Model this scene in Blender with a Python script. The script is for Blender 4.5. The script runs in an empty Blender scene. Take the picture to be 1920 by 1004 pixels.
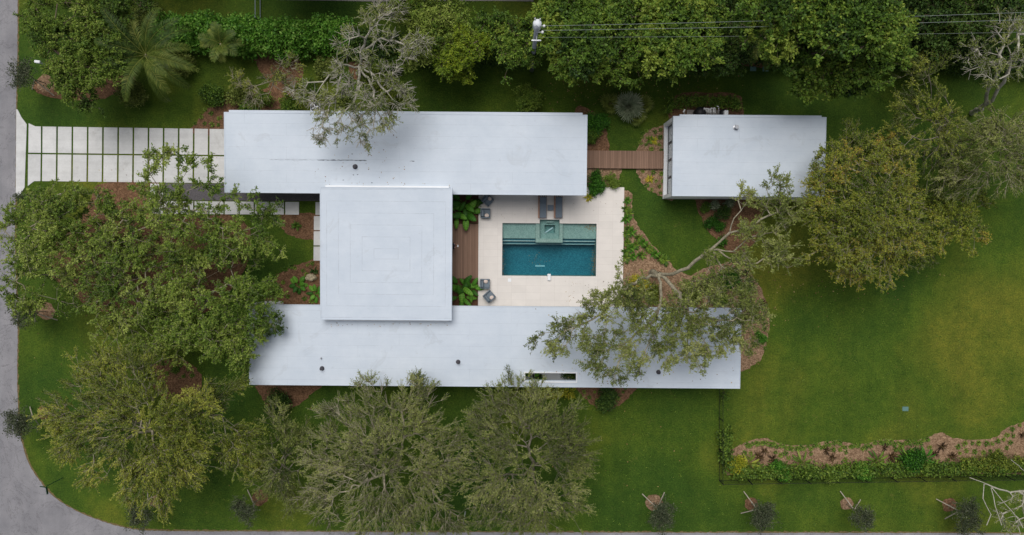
import bpy, bmesh, math, random
import numpy as np
from mathutils import Vector, Matrix

# ------------------------------------------------------------------ camera, sky, sun, exposure
SC = bpy.context.scene
COL = SC.collection
CAM_H = 58.2
TILT, ROLL = math.radians(-2.1), math.radians(0.45)
cam_data = bpy.data.cameras.new('camera')
cam_data.sensor_width = 36.0
cam_data.lens = 24.0
cam_data.clip_start = 0.5
cam_data.clip_end = 1500.0
cam = bpy.data.objects.new('camera', cam_data)
COL.objects.link(cam)
cam.location = (0, 0, CAM_H)
cam.rotation_euler = (TILT, 0, ROLL)
SC.camera = cam

SUN_EL, SUN_AZ = math.radians(63), math.radians(-16)      # azimuth from +Y towards +X
world = bpy.data.worlds.new('World')
SC.world = world
world.use_nodes = True
wn = world.node_tree
bg = wn.nodes['Background']
sky = wn.nodes.new('ShaderNodeTexSky')
sky.sky_type = 'NISHITA'
sky.sun_disc = False
sky.sun_elevation = SUN_EL
sky.sun_rotation = SUN_AZ
sky.dust_density = 3.0
hs = wn.nodes.new('ShaderNodeHueSaturation')
hs.inputs['Saturation'].default_value = 0.42
wn.links.new(sky.outputs[0], hs.inputs['Color'])
wn.links.new(hs.outputs[0], bg.inputs['Color'])
bg.inputs['Strength'].default_value = 0.055
sun_data = bpy.data.lights.new('sun', 'SUN')
sun_data.energy = 1.5
sun_data.angle = math.radians(46)
sun_data.color = (1.0, 0.975, 0.945)
sun = bpy.data.objects.new('sun', sun_data)
COL.objects.link(sun)
sun.location = (0, 40, 60)
sd = Vector((math.sin(SUN_AZ) * math.cos(SUN_EL), math.cos(SUN_AZ) * math.cos(SUN_EL), math.sin(SUN_EL)))
sun.rotation_euler = sd.to_track_quat('Z', 'Y').to_euler()
SC.view_settings.view_transform = 'Standard'
SC.view_settings.look = 'None'
SC.view_settings.gamma = 1.0
SC.view_settings.use_curve_mapping = False
SC.view_settings.exposure = 0.5
SC.cycles.max_bounces = 6
SC.cycles.diffuse_bounces = 3
SC.cycles.transparent_max_bounces = 8

# ------------------------------------------------------------------ helpers
def _rx(a): return np.array([[1, 0, 0], [0, math.cos(a), -math.sin(a)], [0, math.sin(a), math.cos(a)]])
def _rz(a): return np.array([[math.cos(a), -math.sin(a), 0], [math.sin(a), math.cos(a), 0], [0, 0, 1]])
CM = _rz(ROLL) @ _rx(TILT)
FPX = 1280.0
def G(px, py, z=0.0):
    """where the image pixel (px, py), projected through the camera, lies at height z"""
    d = CM @ np.array([(px - 960) / FPX, -(py - 502) / FPX, -1.0])  # camera ray through the image pixel px, py
    t = (CAM_H - z) / -d[2]
    return Vector((d[0] * t, d[1] * t, z))
def scale_at(z): return (CAM_H - z) / FPX                 # metres per image pixel at height z
def rect(x0, y0, x1, y1, z):
    a, b = G(x0, y0, z), G(x1, y1, z)
    return a.x, b.y, b.x, a.y                              # x0, y0, x1, y1 in metres

def srgb(r, g, b):
    f = lambda c: (c / 12.92 if c <= 0.04045 else ((c + 0.055) / 1.055) ** 2.4)
    return (f(r / 255), f(g / 255), f(b / 255), 1.0)

def meta(o, label=None, cat=None, group=None, kind=None):
    if label: o['label'] = label
    if cat: o['category'] = cat
    if group: o['group'] = group
    if kind: o['kind'] = kind
    return o

def empty(name, loc=(0, 0, 0), rz=0.0, **kw):
    o = bpy.data.objects.new(name, None)
    o.empty_display_size = 0.2
    COL.objects.link(o)
    o.location = loc
    o.rotation_euler = (0, 0, rz)
    return meta(o, **kw)

def link_mesh(name, me, mat, parent=None, loc=None, **kw):
    if mat is not None:
        me.materials.append(mat)
    o = bpy.data.objects.new(name, me)
    COL.objects.link(o)
    if loc is not None: o.location = loc
    if parent is not None: o.parent = parent
    return meta(o, **kw)

def np_mesh(name, verts, quads=None, tris=None, tint=None, smooth=False):
    """fast mesh from arrays; tint is one number per face"""
    me = bpy.data.meshes.new(name)
    verts = np.asarray(verts, dtype=np.float32).reshape(-1, 3)
    parts, starts, n = [], [], 0
    if quads is not None and len(quads):
        q = np.asarray(quads, dtype=np.int32).reshape(-1, 4)
        parts.append(q.ravel()); starts.append(np.arange(len(q)) * 4); n = len(q) * 4
    if tris is not None and len(tris):
        t = np.asarray(tris, dtype=np.int32).reshape(-1, 3)
        parts.append(t.ravel()); starts.append(n + np.arange(len(t)) * 3)
    loops = np.concatenate(parts).astype(np.int32)
    st = np.concatenate(starts).astype(np.int32)
    me.vertices.add(len(verts)); me.vertices.foreach_set('co', verts.ravel())
    me.loops.add(len(loops)); me.loops.foreach_set('vertex_index', loops)
    me.polygons.add(len(st)); me.polygons.foreach_set('loop_start', st)
    me.update(calc_edges=True)
    if tint is not None:
        a = me.attributes.new('tint', 'FLOAT', 'FACE')
        a.data.foreach_set('value', np.asarray(tint, dtype=np.float32))
    if smooth:
        me.polygons.foreach_set('use_smooth', np.ones(len(st), dtype=bool))
    return me

class MB:
    """collects boxes, cylinders, tubes, lathes into one mesh"""
    def __init__(self): self.bm = bmesh.new()
    def box(self, x0, y0, z0, x1, y1, z1, bev=0.0, seg=2, mtx=None):
        b = bmesh.new()
        bmesh.ops.create_cube(b, size=1.0)
        for v in b.verts:
            v.co = Vector(((x0 + x1) / 2 + v.co.x * (x1 - x0), (y0 + y1) / 2 + v.co.y * (y1 - y0), (z0 + z1) / 2 + v.co.z * (z1 - z0)))
        if bev > 0: bmesh.ops.bevel(b, geom=b.edges[:], offset=bev, segments=seg, profile=0.5, affect='EDGES')
        self._add(b, mtx); return self
    def _add(self, b, mtx=None):
        if mtx is not None: bmesh.ops.transform(b, matrix=mtx, verts=b.verts[:])
        me = bpy.data.meshes.new('tmp'); b.to_mesh(me); b.free()
        self.bm.from_mesh(me); bpy.data.meshes.remove(me)
    def cyl(self, p0, p1, r0, r1=None, n=10):
        r1 = r0 if r1 is None else r1
        p0, p1 = Vector(p0), Vector(p1)
        d = p1 - p0
        b = bmesh.new()
        bmesh.ops.create_cone(b, cap_ends=True, segments=n, radius1=r0, radius2=r1, depth=d.length)
        self._add(b, Matrix.Translation((p0 + p1) / 2) @ d.to_track_quat('Z', 'Y').to_matrix().to_4x4()); return self
    def tube(self, pts, r, n=6):
        for a, b in zip(pts[:-1], pts[1:]): self.cyl(a, b, r, r, n)
        return self
    def lathe(self, prof, n=16, c=(0, 0, 0)):
        b = bmesh.new()
        rings = []
        for r, z in prof:
            rings.append([b.verts.new((c[0] + r * math.cos(2 * math.pi * k / n), c[1] + r * math.sin(2 * math.pi * k / n), c[2] + z)) for k in range(n)])
        for a, c2 in zip(rings[:-1], rings[1:]):
            for k in range(n): b.faces.new((a[k], a[(k + 1) % n], c2[(k + 1) % n], c2[k]))
        b.faces.new(rings[0][::-1]); b.faces.new(rings[-1])
        self._add(b); return self
    def build(self, name, mat, parent=None, loc=None, smooth=False, **kw):
        bmesh.ops.recalc_face_normals(self.bm, faces=self.bm.faces[:])
        me = bpy.data.meshes.new(name); self.bm.to_mesh(me); self.bm.free()
        if smooth:
            for p in me.polygons: p.use_smooth = True
        return link_mesh(name, me, mat, parent, loc, **kw)

def cells(name, xs, ys, keep, zt, zb, mat, parent=None, **kw):
    """slab on a grid of cells; keep(i, j) says which cells are solid"""
    nx, ny = len(xs) - 1, len(ys) - 1
    K = [[bool(keep(i, j)) for j in range(ny)] for i in range(nx)]
    bm = bmesh.new(); vt = {}
    def V(i, j, t):
        if (i, j, t) not in vt: vt[(i, j, t)] = bm.verts.new((xs[i], ys[j], zt if t else zb))
        return vt[(i, j, t)]
    solid = zb is not None
    for i in range(nx):
        for j in range(ny):
            if not K[i][j]: continue
            bm.faces.new((V(i, j, 1), V(i + 1, j, 1), V(i + 1, j + 1, 1), V(i, j + 1, 1)))
            if not solid: continue
            bm.faces.new((V(i, j + 1, 0), V(i + 1, j + 1, 0), V(i + 1, j, 0), V(i, j, 0)))
            for di, dj, a, b in ((-1, 0, (i, j + 1), (i, j)), (1, 0, (i + 1, j), (i + 1, j + 1)), (0, -1, (i, j), (i + 1, j)), (0, 1, (i + 1, j + 1), (i, j + 1))):
                u, w = i + di, j + dj
                if 0 <= u < nx and 0 <= w < ny and K[u][w]: continue
                bm.faces.new((V(*a, 1), V(*a, 0), V(*b, 0), V(*b, 1)))
    bmesh.ops.recalc_face_normals(bm, faces=bm.faces[:])
    me = bpy.data.meshes.new(name); bm.to_mesh(me); bm.free()
    return link_mesh(name, me, mat, parent, **kw)

def smooth_poly(pts, sub=6, jit=0.0, seed=0):
    rnd = random.Random(seed); n = len(pts); out = []
    for i in range(n):
        p0, p1, p2, p3 = pts[(i - 1) % n], pts[i], pts[(i + 1) % n], pts[(i + 2) % n]
        for k in range(sub):
            t = k / sub
            f = lambda a, b, c, d: 0.5 * (2 * b + (c - a) * t + (2 * a - 5 * b + 4 * c - d) * t * t + (3 * b - a - 3 * c + d) * t ** 3)
            out.append((f(p0[0], p1[0], p2[0], p3[0]) + rnd.uniform(-jit, jit), f(p0[1], p1[1], p2[1], p3[1]) + rnd.uniform(-jit, jit)))
    return out

def sheet(name, pts, z, mat, thick=0.0, smooth=0, jit=0.0, seed=0, parent=None, world_pts=False, **kw):
    """flat outlined ground sheet or slab"""
    if smooth: pts = smooth_poly(pts, smooth, jit, seed)
    P = [Vector((p[0], p[1], z)) for p in pts] if world_pts else [G(p[0], p[1], z) for p in pts]
    bm = bmesh.new()
    f = bm.faces.new([bm.verts.new(p) for p in P])
    f.normal_update()
    if f.normal.z < 0: f.normal_flip()
    if thick > 0:
        r = bmesh.ops.extrude_face_region(bm, geom=[f])
        for v in r['geom']:
            if isinstance(v, bmesh.types.BMVert): v.co.z -= thick
        bmesh.ops.recalc_face_normals(bm, faces=bm.faces[:])
    bmesh.ops.triangulate(bm, faces=bm.faces[:])
    me = bpy.data.meshes.new(name); bm.to_mesh(me); bm.free()
    return link_mesh(name, me, mat, parent, **kw)

# ------------------------------------------------------------------ materials
class NT:
    def __init__(self, name):
        self.m = bpy.data.materials.new(name); self.m.use_nodes = True
        self.t = self.m.node_tree; self.b = self.t.nodes['Principled BSDF']; self.out = self.t.nodes['Material Output']
    def n(self, typ, **kw):
        x = self.t.nodes.new(typ)
        for k, v in kw.items(): setattr(x, k, v)
        return x
    def l(self, a, b): self.t.links.new(a, b)
    def coord(self, obj=False):
        if obj: return self.n('ShaderNodeTexCoord').outputs['Object']
        return self.n('ShaderNodeNewGeometry').outputs['Position']
    def noise(self, scale, detail=4, rough=0.6, vec=None, stretch=None, dist=0.0):
        x = self.n('ShaderNodeTexNoise'); x.inputs['Scale'].default_value = scale
        x.inputs['Detail'].default_value = detail; x.inputs['Roughness'].default_value = rough
        x.inputs['Distortion'].default_value = dist
        v = vec if vec is not None else self.coord()
        if stretch:
            mp = self.n('ShaderNodeMapping'); mp.inputs['Scale'].default_value = stretch
            self.l(v, mp.inputs['Vector']); v = mp.outputs[0]
        self.l(v, x.inputs['Vector']); return x.outputs['Fac']
    def ramp(self, fac, stops, interp='LINEAR'):
        r = self.n('ShaderNodeValToRGB'); r.color_ramp.interpolation = interp
        e = r.color_ramp.elements
        while len(e) < len(stops): e.new(0.5)
        for el, (p, c) in zip(e, stops):
            el.position = p; el.color = c if len(c) == 4 else (*c, 1)
        self.l(fac, r.inputs['Fac']); return r.outputs['Color']
    def mix(self, fac, a, b, mode='MIX'):
        x = self.n('ShaderNodeMix', data_type='RGBA', blend_type=mode)
        for s, v in ((x.inputs['Factor'], fac), (x.inputs['A'], a), (x.inputs['B'], b)):
            if hasattr(v, 'links'): self.l(v, s)
            else: s.default_value = v
        return x.outputs['Result']
    def math(self, op, a, b=0.0, clamp=False):
        x = self.n('ShaderNodeMath', operation=op); x.use_clamp = clamp
        for s, v in zip(x.inputs, (a, b)):
            if hasattr(v, 'links'): self.l(v, s)
            else: s.default_value = v
        return x.outputs[0]
    def base(self, col, rough=0.7, spec=0.3):
        s = self.b.inputs['Base Color']
        if hasattr(col, 'links'): self.l(col, s)
        else: s.default_value = col
        self.b.inputs['Roughness'].default_value = rough
        self.b.inputs['Specular IOR Level'].default_value = spec
        return self
    def bump(self, h, strength=0.3, dist=0.02):
        x = self.n('ShaderNodeBump'); x.inputs['Strength'].default_value = strength; x.inputs['Distance'].default_value = dist
        self.l(h, x.inputs['Height']); self.l(x.outputs[0], self.b.inputs['Normal']); return self

def plain(name, col, rough=0.6, spec=0.3, metal=0.0, var=0.12, scale=6.0):
    t = NT(name)
    f = t.noise(scale, 4, 0.6)
    d = tuple(c * (1 - var) for c in col[:3]) + (1,)
    u = tuple(min(1, c * (1 + var)) for c in col[:3]) + (1,)
    t.base(t.ramp(f, [(0.3, d), (0.7, u)]), rough, spec)
    t.b.inputs['Metallic'].default_value = metal
    return t.m

M = {}
def build_materials():
    # lawn
    t = NT('lawn_grass')
    big = t.noise(0.07, 3, 0.5, dist=0.3)
    mid = t.noise(0.5, 6, 0.75)
    fine = t.noise(8.0, 3, 0.8)
    vfine = t.noise(17.0, 2, 0.8)
    stripe = t.noise(0.5, 3, 0.6, stretch=(1.0, 0.04, 1.0))
    c = t.ramp(big, [(0.34, srgb(48, 75, 23)), (0.52, srgb(69, 90, 26)), (0.68, srgb(96, 102, 34))])
    c = t.mix(0.75, c, t.ramp(mid, [(0.3, (0.66, 0.74, 0.7)), (0.5, (1, 1, 1)), (0.72, (1.42, 1.26, 1.3))]), 'MULTIPLY')
    c = t.mix(t.math('MULTIPLY', t.ramp(t.noise(0.9, 5, 0.8), [(0.6, (0, 0, 0)), (0.76, (1, 1, 1))]), 0.45), c, srgb(122, 112, 62))
    c = t.mix(0.55, c, t.ramp(t.noise(1.7, 4, 0.7), [(0.32, (0.62, 0.78, 0.72)), (0.5, (1, 1, 1)), (0.7, (1.4, 1.22, 1.15))]), 'MULTIPLY')
    c = t.mix(0.8, c, t.ramp(fine, [(0.25, (0.4, 0.42, 0.4)), (0.5, (1, 1, 1)), (0.75, (1.7, 1.65, 1.5))]), 'MULTIPLY')
    c = t.mix(0.7, c, t.ramp(vfine, [(0.28, (0.5, 0.52, 0.5)), (0.72, (1.5, 1.48, 1.4))]), 'MULTIPLY')
    c = t.mix(0.4, c, t.ramp(stripe, [(0.38, (0.75, 0.8, 0.78)), (0.62, (1.2, 1.18, 1.12))]), 'MULTIPLY')
    t.base(c, 0.85, 0.15).bump(fine, 0.6, 0.05); M['lawn'] = t.m
    # asphalt
    t = NT('asphalt')
    c = t.ramp(t.noise(0.35, 5, 0.65), [(0.3, srgb(128, 127, 131)), (0.7, srgb(152, 150, 153))])
    c = t.mix(0.6, c, t.ramp(t.noise(20, 3, 0.8), [(0.3, (0.75, 0.75, 0.75)), (0.7, (1.2, 1.2, 1.2))]), 'MULTIPLY')
    c = t.mix(0.5, c, t.ramp(t.noise(0.9, 5, 0.7, stretch=(1.0, 0.12, 1)), [(0.35, (0.86, 0.86, 0.86)), (0.65, (1.14, 1.13, 1.12))]), 'MULTIPLY')
    cr = t.noise(0.3, 7, 0.72, dist=1.2)
    band = t.math('COMPARE', cr, 0.5); band.node.inputs[2].default_value = 0.006
    c = t.mix(t.math('MULTIPLY', band, 0.5), c, srgb(80, 78, 80))
    t.base(c, 0.9, 0.2).bump(t.noise(60, 3, 0.7), 0.3, 0.01); M['asphalt'] = t.m
    # concrete slabs
    t = NT('pale_concrete')
    c = t.ramp(t.noise(0.8, 6, 0.65), [(0.3, srgb(206, 206, 205)), (0.7, srgb(224, 224, 223))])
    c = t.mix(0.35, c, t.ramp(t.noise(7, 5, 0.75), [(0.3, (0.8, 0.8, 0.78)), (0.7, (1.1, 1.1, 1.1))]), 'MULTIPLY')
    c = t.mix(t.ramp(t.noise(0.5, 6, 0.75, dist=0.5), [(0.58, (0, 0, 0)), (0.75, (0.4, 0.4, 0.4))]), c, srgb(150, 146, 136))
    oi = t.n('ShaderNodeObjectInfo')
    c = t.mix(1.0, c, t.ramp(oi.outputs['Random'], [(0, (0.9, 0.9, 0.9)), (1, (1.04, 1.03, 1.02))]), 'MULTIPLY')
    c = t.mix(0.5, c, t.ramp(t.noise(1.4, 4, 0.6, stretch=(0.06, 1.2, 1)), [(0.36, (0.86, 0.86, 0.85)), (0.6, (1.04, 1.04, 1.04))]), 'MULTIPLY')
    t.base(c, 0.8, 0.25); M['concrete'] = t.m
    # terrace stone
    t = NT('terrace_stone')
    br = t.n('ShaderNodeTexBrick'); br.offset = 0.0
    br.inputs['Scale'].default_value = 1.0; br.inputs['Brick Width'].default_value = 1.22; br.inputs['Row Height'].default_value = 0.61
    br.inputs['Mortar Size'].default_value = 0.009; br.inputs['Bias'].default_value = 0.0
    br.inputs['Color1'].default_value = srgb(225, 219, 212); br.inputs['Color2'].default_value = srgb(230, 224, 217); br.inputs['Mortar'].default_value = srgb(214, 207, 199)
    t.l(t.coord(), br.inputs['Vector'])
    c = t.mix(0.45, br.outputs['Color'], t.ramp(t.noise(0.7, 6, 0.7), [(0.3, (0.86, 0.85, 0.85)), (0.7, (1.08, 1.06, 1.05))]), 'MULTIPLY')
    t.base(c, 0.7, 0.3); M['stone'] = t.m
    # timber boards running along y, and across a walkway
    for nm, rot in (('deck_boards', 0.0), ('walk_boards', 0.0)):
        t = NT(nm)
        sep = t.n('ShaderNodeSeparateXYZ'); t.l(t.coord(), sep.inputs[0])
        u = t.math('MULTIPLY', sep.outputs['X'], 1 / 0.145)
        fr = t.math('FRACT', u); idx = t.math('FLOOR', u)
        wn_ = t.n('ShaderNodeTexWhiteNoise', noise_dimensions='1D'); t.l(idx, wn_.inputs['W'])
        c = t.ramp(wn_.outputs['Value'], [(0, srgb(130, 103, 86)), (1, srgb(152, 122, 103))])
        c = t.mix(0.4, c, t.ramp(t.noise(9, 4, 0.6, stretch=(1, 0.12, 1)), [(0.3, (0.78, 0.76, 0.75)), (0.7, (1.15, 1.15, 1.15))]), 'MULTIPLY')
        gap = t.math('LESS_THAN', t.math('ABSOLUTE', t.math('SUBTRACT', fr, 0.5)), 0.44)
        c = t.mix(t.math('SUBTRACT', 1.0, gap), c, srgb(88, 68, 56))
        t.base(c, 0.75, 0.25); M[nm] = t.m
    # mulch
    for nm, a, b_, d in (('mulch', (116, 92, 70), (176, 146, 118), (92, 70, 52)), ('red_mulch', (100, 74, 54), (144, 110, 84), (72, 54, 40))):
        t = NT(nm)
        v = t.n('ShaderNodeTexVoronoi'); v.inputs['Scale'].default_value = 11.0
        t.l(t.coord(), v.inputs['Vector'])
        sepc = t.n('ShaderNodeSeparateColor'); t.l(v.outputs['Color'], sepc.inputs[0])
        c = t.ramp(sepc.outputs[0], [(0.0, srgb(*a)), (1.0, srgb(*b_))])
        c = t.mix(t.ramp(t.noise(1.6, 5, 0.7), [(0.4, (0, 0, 0)), (0.7, (0.6, 0.6, 0.6))]), c, srgb(*d))
        t.base(c, 0.95, 0.1).bump(v.outputs['Distance'], 0.7, 0.04); M[nm] = t.m
    # soil / gravel
    M['gravel'] = plain('dark_gravel', srgb(104, 100, 102), 0.95, 0.1, var=0.45, scale=22)
    M['soil'] = plain('planter_soil', srgb(92, 66, 52), 0.95, 0.1, var=0.4, scale=14)
    # roof membrane, seams along x
    for nm, kind in (('roof_membrane', 'rows'), ('roof_membrane_rings', 'rings')):
        t = NT(nm)
        pos = t.coord(obj=True)
        c = t.ramp(t.noise(0.35, 6, 0.7, vec=pos), [(0.3, srgb(196, 206, 217)), (0.72, srgb(211, 219, 228))])
        c = t.mix(0.5, c, t.ramp(t.noise(1.0, 5, 0.7, vec=pos, stretch=(0.25, 2.2, 1)), [(0.3, (0.93, 0.94, 0.95)), (0.65, (1.02, 1.02, 1.02))]), 'MULTIPLY')
        st = t.ramp(t.noise(2.6, 7, 0.8, vec=pos, stretch=(0.7, 1.3, 1), dist=0.4), [(0.60, (0, 0, 0)), (0.74, (1, 1, 1))])
        c = t.mix(t.math('MULTIPLY', st, 0.34), c, srgb(150, 154, 160))
        pond = t.ramp(t.noise(0.45, 5, 0.65, vec=pos, dist=0.8), [(0.60, (0, 0, 0)), (0.66, (0.16, 0.16, 0.16)), (0.70, (0.05, 0.05, 0.05))])
        c = t.mix(pond, c, srgb(150, 152, 152))
        if kind == 'rows':
            br = t.n('ShaderNodeTexBrick'); br.offset = 0.37; br.inputs['Scale'].default_value = 1.0
            br.inputs['Brick Width'].default_value = 9.0; br.inputs['Row Height'].default_value = 0.93
            br.inputs['Mortar Size'].default_value = 0.012
            br.inputs['Color1'].default_value = (0, 0, 0, 1); br.inputs['Color2'].default_value = (0, 0, 0, 1); br.inputs['Mortar'].default_value = (1, 1, 1, 1)
            t.l(pos, br.inputs['Vector']); line = br.outputs['Color']
            sepc = t.n('ShaderNodeSeparateColor'); t.l(line, sepc.inputs[0]); line = sepc.outputs[0]
        else:
            sep = t.n('ShaderNodeSeparateXYZ'); t.l(pos, sep.inputs[0])
            m = t.math('MAXIMUM', t.math('ABSOLUTE', sep.outputs['X']), t.math('ADD', t.math('ABSOLUTE', sep.outputs['Y']), 0.55))
            fr = t.math('FRACT', t.math('MULTIPLY', m, 1 / 0.93))
            line = t.math('LESS_THAN', fr, 0.05)
        ln = t.math('MULTIPLY', line, t.ramp(t.noise(1.3, 4, 0.7, vec=pos), [(0.38, (0.06, 0.06, 0.06)), (0.7, (0.4, 0.4, 0.4))]))
        c = t.mix(ln, c, srgb(140, 146, 154))
        t.base(c, 0.55, 0.35); M[nm] = t.m
    M['white_wall'] = plain('white_render', srgb(238, 239, 240), 0.7, 0.25, var=0.04, scale=1.5)
    M['white_trim'] = plain('white_trim', srgb(238, 240, 242), 0.5, 0.35, var=0.03, scale=2)
    M['dark_frame'] = plain('bronze_frame', srgb(58, 56, 58), 0.45, 0.4, var=0.1)
    t = NT('window_glass'); t.base(srgb(120, 132, 140), 0.06, 0.8); M['glass'] = t.m
    t = NT('blind_glass'); t.base(srgb(186, 194, 200), 0.12, 0.6); M['blind'] = t.m
    M['vent'] = plain('dark_vent', srgb(70, 68, 74), 0.6, 0.3, var=0.2)
    M['crack'] = plain('roof_crack', srgb(112, 118, 126), 0.9, 0.1, var=0.3, scale=5)
    M['steel'] = plain('brushed_steel', srgb(170, 172, 176), 0.35, 0.5, metal=0.6, var=0.1)
    M['fabric'] = plain('grey_fabric', srgb(116, 127, 136), 0.95, 0.1, var=0.14, scale=18)
    M['fabric_dark'] = plain('charcoal_frame', srgb(72, 78, 86), 0.8, 0.2, var=0.12)
    M['sling'] = plain('slate_cushion', srgb(112, 122, 132), 0.95, 0.1, var=0.14, scale=18)
    M['pillow'] = plain('blush_pillow', srgb(222, 204, 192), 0.95, 0.1, var=0.06)
    M['wood'] = plain('teak', srgb(164, 128, 110), 0.7, 0.25, var=0.2, scale=10)
    M['stake'] = plain('bare_timber', srgb(176, 166, 150), 0.85, 0.15, var=0.2, scale=8)
    M['pole'] = plain('weathered_pole', srgb(128, 132, 140), 0.85, 0.15, var=0.2, scale=6)
    M['can'] = plain('transformer_paint', srgb(222, 226, 230), 0.45, 0.4, var=0.05)
    M['porcelain'] = plain('porcelain', srgb(228, 228, 224), 0.3, 0.5, var=0.04)
    M['wire'] = plain('aluminium_wire', srgb(132, 140, 134), 0.5, 0.4, var=0.05)
    M['sign_green'] = plain('sign_green', srgb(22, 70, 50), 0.5, 0.4, var=0.08)
    M['pvc'] = plain('white_pvc', srgb(226, 226, 226), 0.4, 0.4, var=0.03)
    M['black'] = plain('black_plastic', srgb(34, 34, 38), 0.5, 0.35, var=0.1)
    M['teal_lid'] = plain('teal_lid', srgb(96, 130, 124), 0.6, 0.3, var=0.08)
    M['white_plastic'] = plain('white_plastic', srgb(236, 238, 240), 0.45, 0.4, var=0.03)
    M['rock'] = plain('pale_boulder', srgb(168, 156, 130), 0.95, 0.15, var=0.3, scale=7)
    M['pad'] = plain('equipment_pad', srgb(150, 144, 140), 0.85, 0.2, var=0.15, scale=6)
    M['fence_dark'] = plain('dark_fence', srgb(30, 32, 28), 0.7, 0.3, var=0.2)
    M['fence_rail'] = plain('grey_rail', srgb(120, 130, 134), 0.6, 0.3, var=0.1)
    M['skin'] = plain('skin', srgb(186, 140, 116), 0.6, 0.3, var=0.05)
    M['hair'] = plain('black_hair', srgb(26, 22, 24), 0.6, 0.3, var=0.2, scale=30)
    M['shirt'] = plain('black_shirt', srgb(36, 34, 42), 0.9, 0.1, var=0.1)
    M['trousers'] = plain('lilac_grey_shorts', srgb(150, 140, 158), 0.9, 0.1, var=0.1)
    # bark
    for nm, a, b_ in (('bark_white', (140, 136, 122), (202, 197, 182)), ('bark_pale', (112, 106, 90), (180, 172, 148)), ('bark_brown', (84, 72, 60), (132, 118, 102)), ('bark_grey', (96, 91, 78), (154, 147, 128))):
        t = NT(nm)
        c = t.ramp(t.noise(5, 6, 0.7), [(0.3, srgb(*a)), (0.7, srgb(*b_))])
        t.base(c, 0.95, 0.1); M[nm] = t.m
    # leaves: tint per leaf picks a colour of the species
    def leaf(nm, stops, transl=0.22, rough=0.55, spec=0.22):
        t = NT('leaf_' + nm)
        at = t.n('ShaderNodeAttribute', attribute_name='tint')
        k = len(stops) - 1
        c = t.ramp(at.outputs['Fac'], [(i / k, srgb(*s)) for i, s in enumerate(stops)])
        t.base(c, rough, spec)
        tr = t.n('ShaderNodeBsdfTranslucent'); t.l(c, tr.inputs['Color'])
        mx = t.n('ShaderNodeMixShader'); mx.inputs[0].default_value = transl
        t.l(t.b.outputs[0], mx.inputs[1]); t.l(tr.outputs[0], mx.inputs[2]); t.l(mx.outputs[0], t.out.inputs['Surface'])
        M['leaf_' + nm] = t.m
    leaf('oak', [(62, 78, 34), (104, 118, 52), (138, 150, 70), (174, 178, 108)])
    leaf('olive', [(70, 86, 30), (112, 128, 46), (148, 156, 58), (182, 182, 82)])
    leaf('green', [(58, 82, 30), (94, 122, 42), (126, 148, 56), (160, 174, 84)])
    leaf('dark', [(44, 68, 26), (74, 104, 36), (106, 136, 46), (142, 158, 62)])
    leaf('deep', [(28, 46, 20), (50, 76, 30), (76, 104, 40), (106, 124, 54)])
    leaf('yellow', [(84, 110, 28), (122, 146, 36), (152, 166, 46), (176, 180, 62)])
    leaf('autumn', [(80, 98, 32), (120, 134, 46), (152, 158, 56), (178, 152, 66)])
    leaf('bright', [(34, 70, 18), (58, 108, 28), (88, 142, 42), (130, 176, 68)])
    leaf('hedge', [(36, 66, 20), (62, 108, 28), (92, 140, 42), (132, 168, 72)])
    leaf('street', [(48, 58, 40), (72, 82, 58), (96, 104, 76), (140, 142, 118)])
    leaf('palm', [(40, 60, 24), (66, 88, 34), (98, 114, 44), (150, 152, 76)])
    leaf('silver', [(88, 102, 76), (124, 138, 106), (156, 166, 136), (184, 186, 160)])
    leaf('maroon', [(44, 34, 22), (64, 48, 30), (86, 66, 42), (112, 96, 56)])
    leaf('gold', [(104, 120, 30), (150, 156, 42), (186, 178, 54), (206, 160, 70)])
    leaf('litter', [(84, 60, 40), (128, 92, 62), (160, 128, 84), (186, 164, 110)], transl=0.0)
build_materials()
# ------------------------------------------------------------------ plants
def unit(v): return v / np.maximum(np.linalg.norm(v, axis=-1, keepdims=True), 1e-6)

def leaf_quads(pos, dirs, size, aspect, rng, up=0.9):
    """one rhombic leaf per point; returns verts (N*4,3)"""
    n = len(pos)
    nrm = unit(rng.normal(size=(n, 3)) * 0.55 + np.array([0, 0, up]))
    d = dirs - nrm * np.sum(dirs * nrm, axis=1, keepdims=True)
    d = unit(d + 1e-4)
    s = np.cross(nrm, d)
    L = size[:, None]; W = L * aspect * 0.5
    sag = nrm * (L * 0.10)
    v = np.empty((n, 4, 3))
    v[:, 0] = pos
    v[:, 1] = pos + d * L * 0.45 + s * W + sag
    v[:, 2] = pos + d * L - sag * 0.6
    v[:, 3] = pos + d * L * 0.45 - s * W + sag
    return v.reshape(-1, 3)

def prisms(p0, p1, r0, r1, n=3):
    """tapered prisms between point pairs"""
    m = len(p0)
    d = unit(p1 - p0)
    ref = np.where(np.abs(d[:, 2:3]) > 0.9, np.array([[1.0, 0, 0]]), np.array([[0, 0, 1.0]]))
    a = unit(np.cross(d, ref)); b = np.cross(d, a)
    ang = np.arange(n) * 2 * np.pi / n
    ring = a[:, None, :] * np.cos(ang)[None, :, None] + b[:, None, :] * np.sin(ang)[None, :, None]
    v = np.concatenate([p0[:, None, :] + ring * r0[:, None, None], p1[:, None, :] + ring * r1[:, None, None]], axis=1).reshape(-1, 3)
    k = np.arange(n); k2 = (k + 1) % n
    q = np.stack([k, k2, n + k2, n + k], axis=1)
    f = (np.arange(m) * 2 * n)[:, None, None] + q[None]
    return v, f.reshape(-1, 4)

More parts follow.
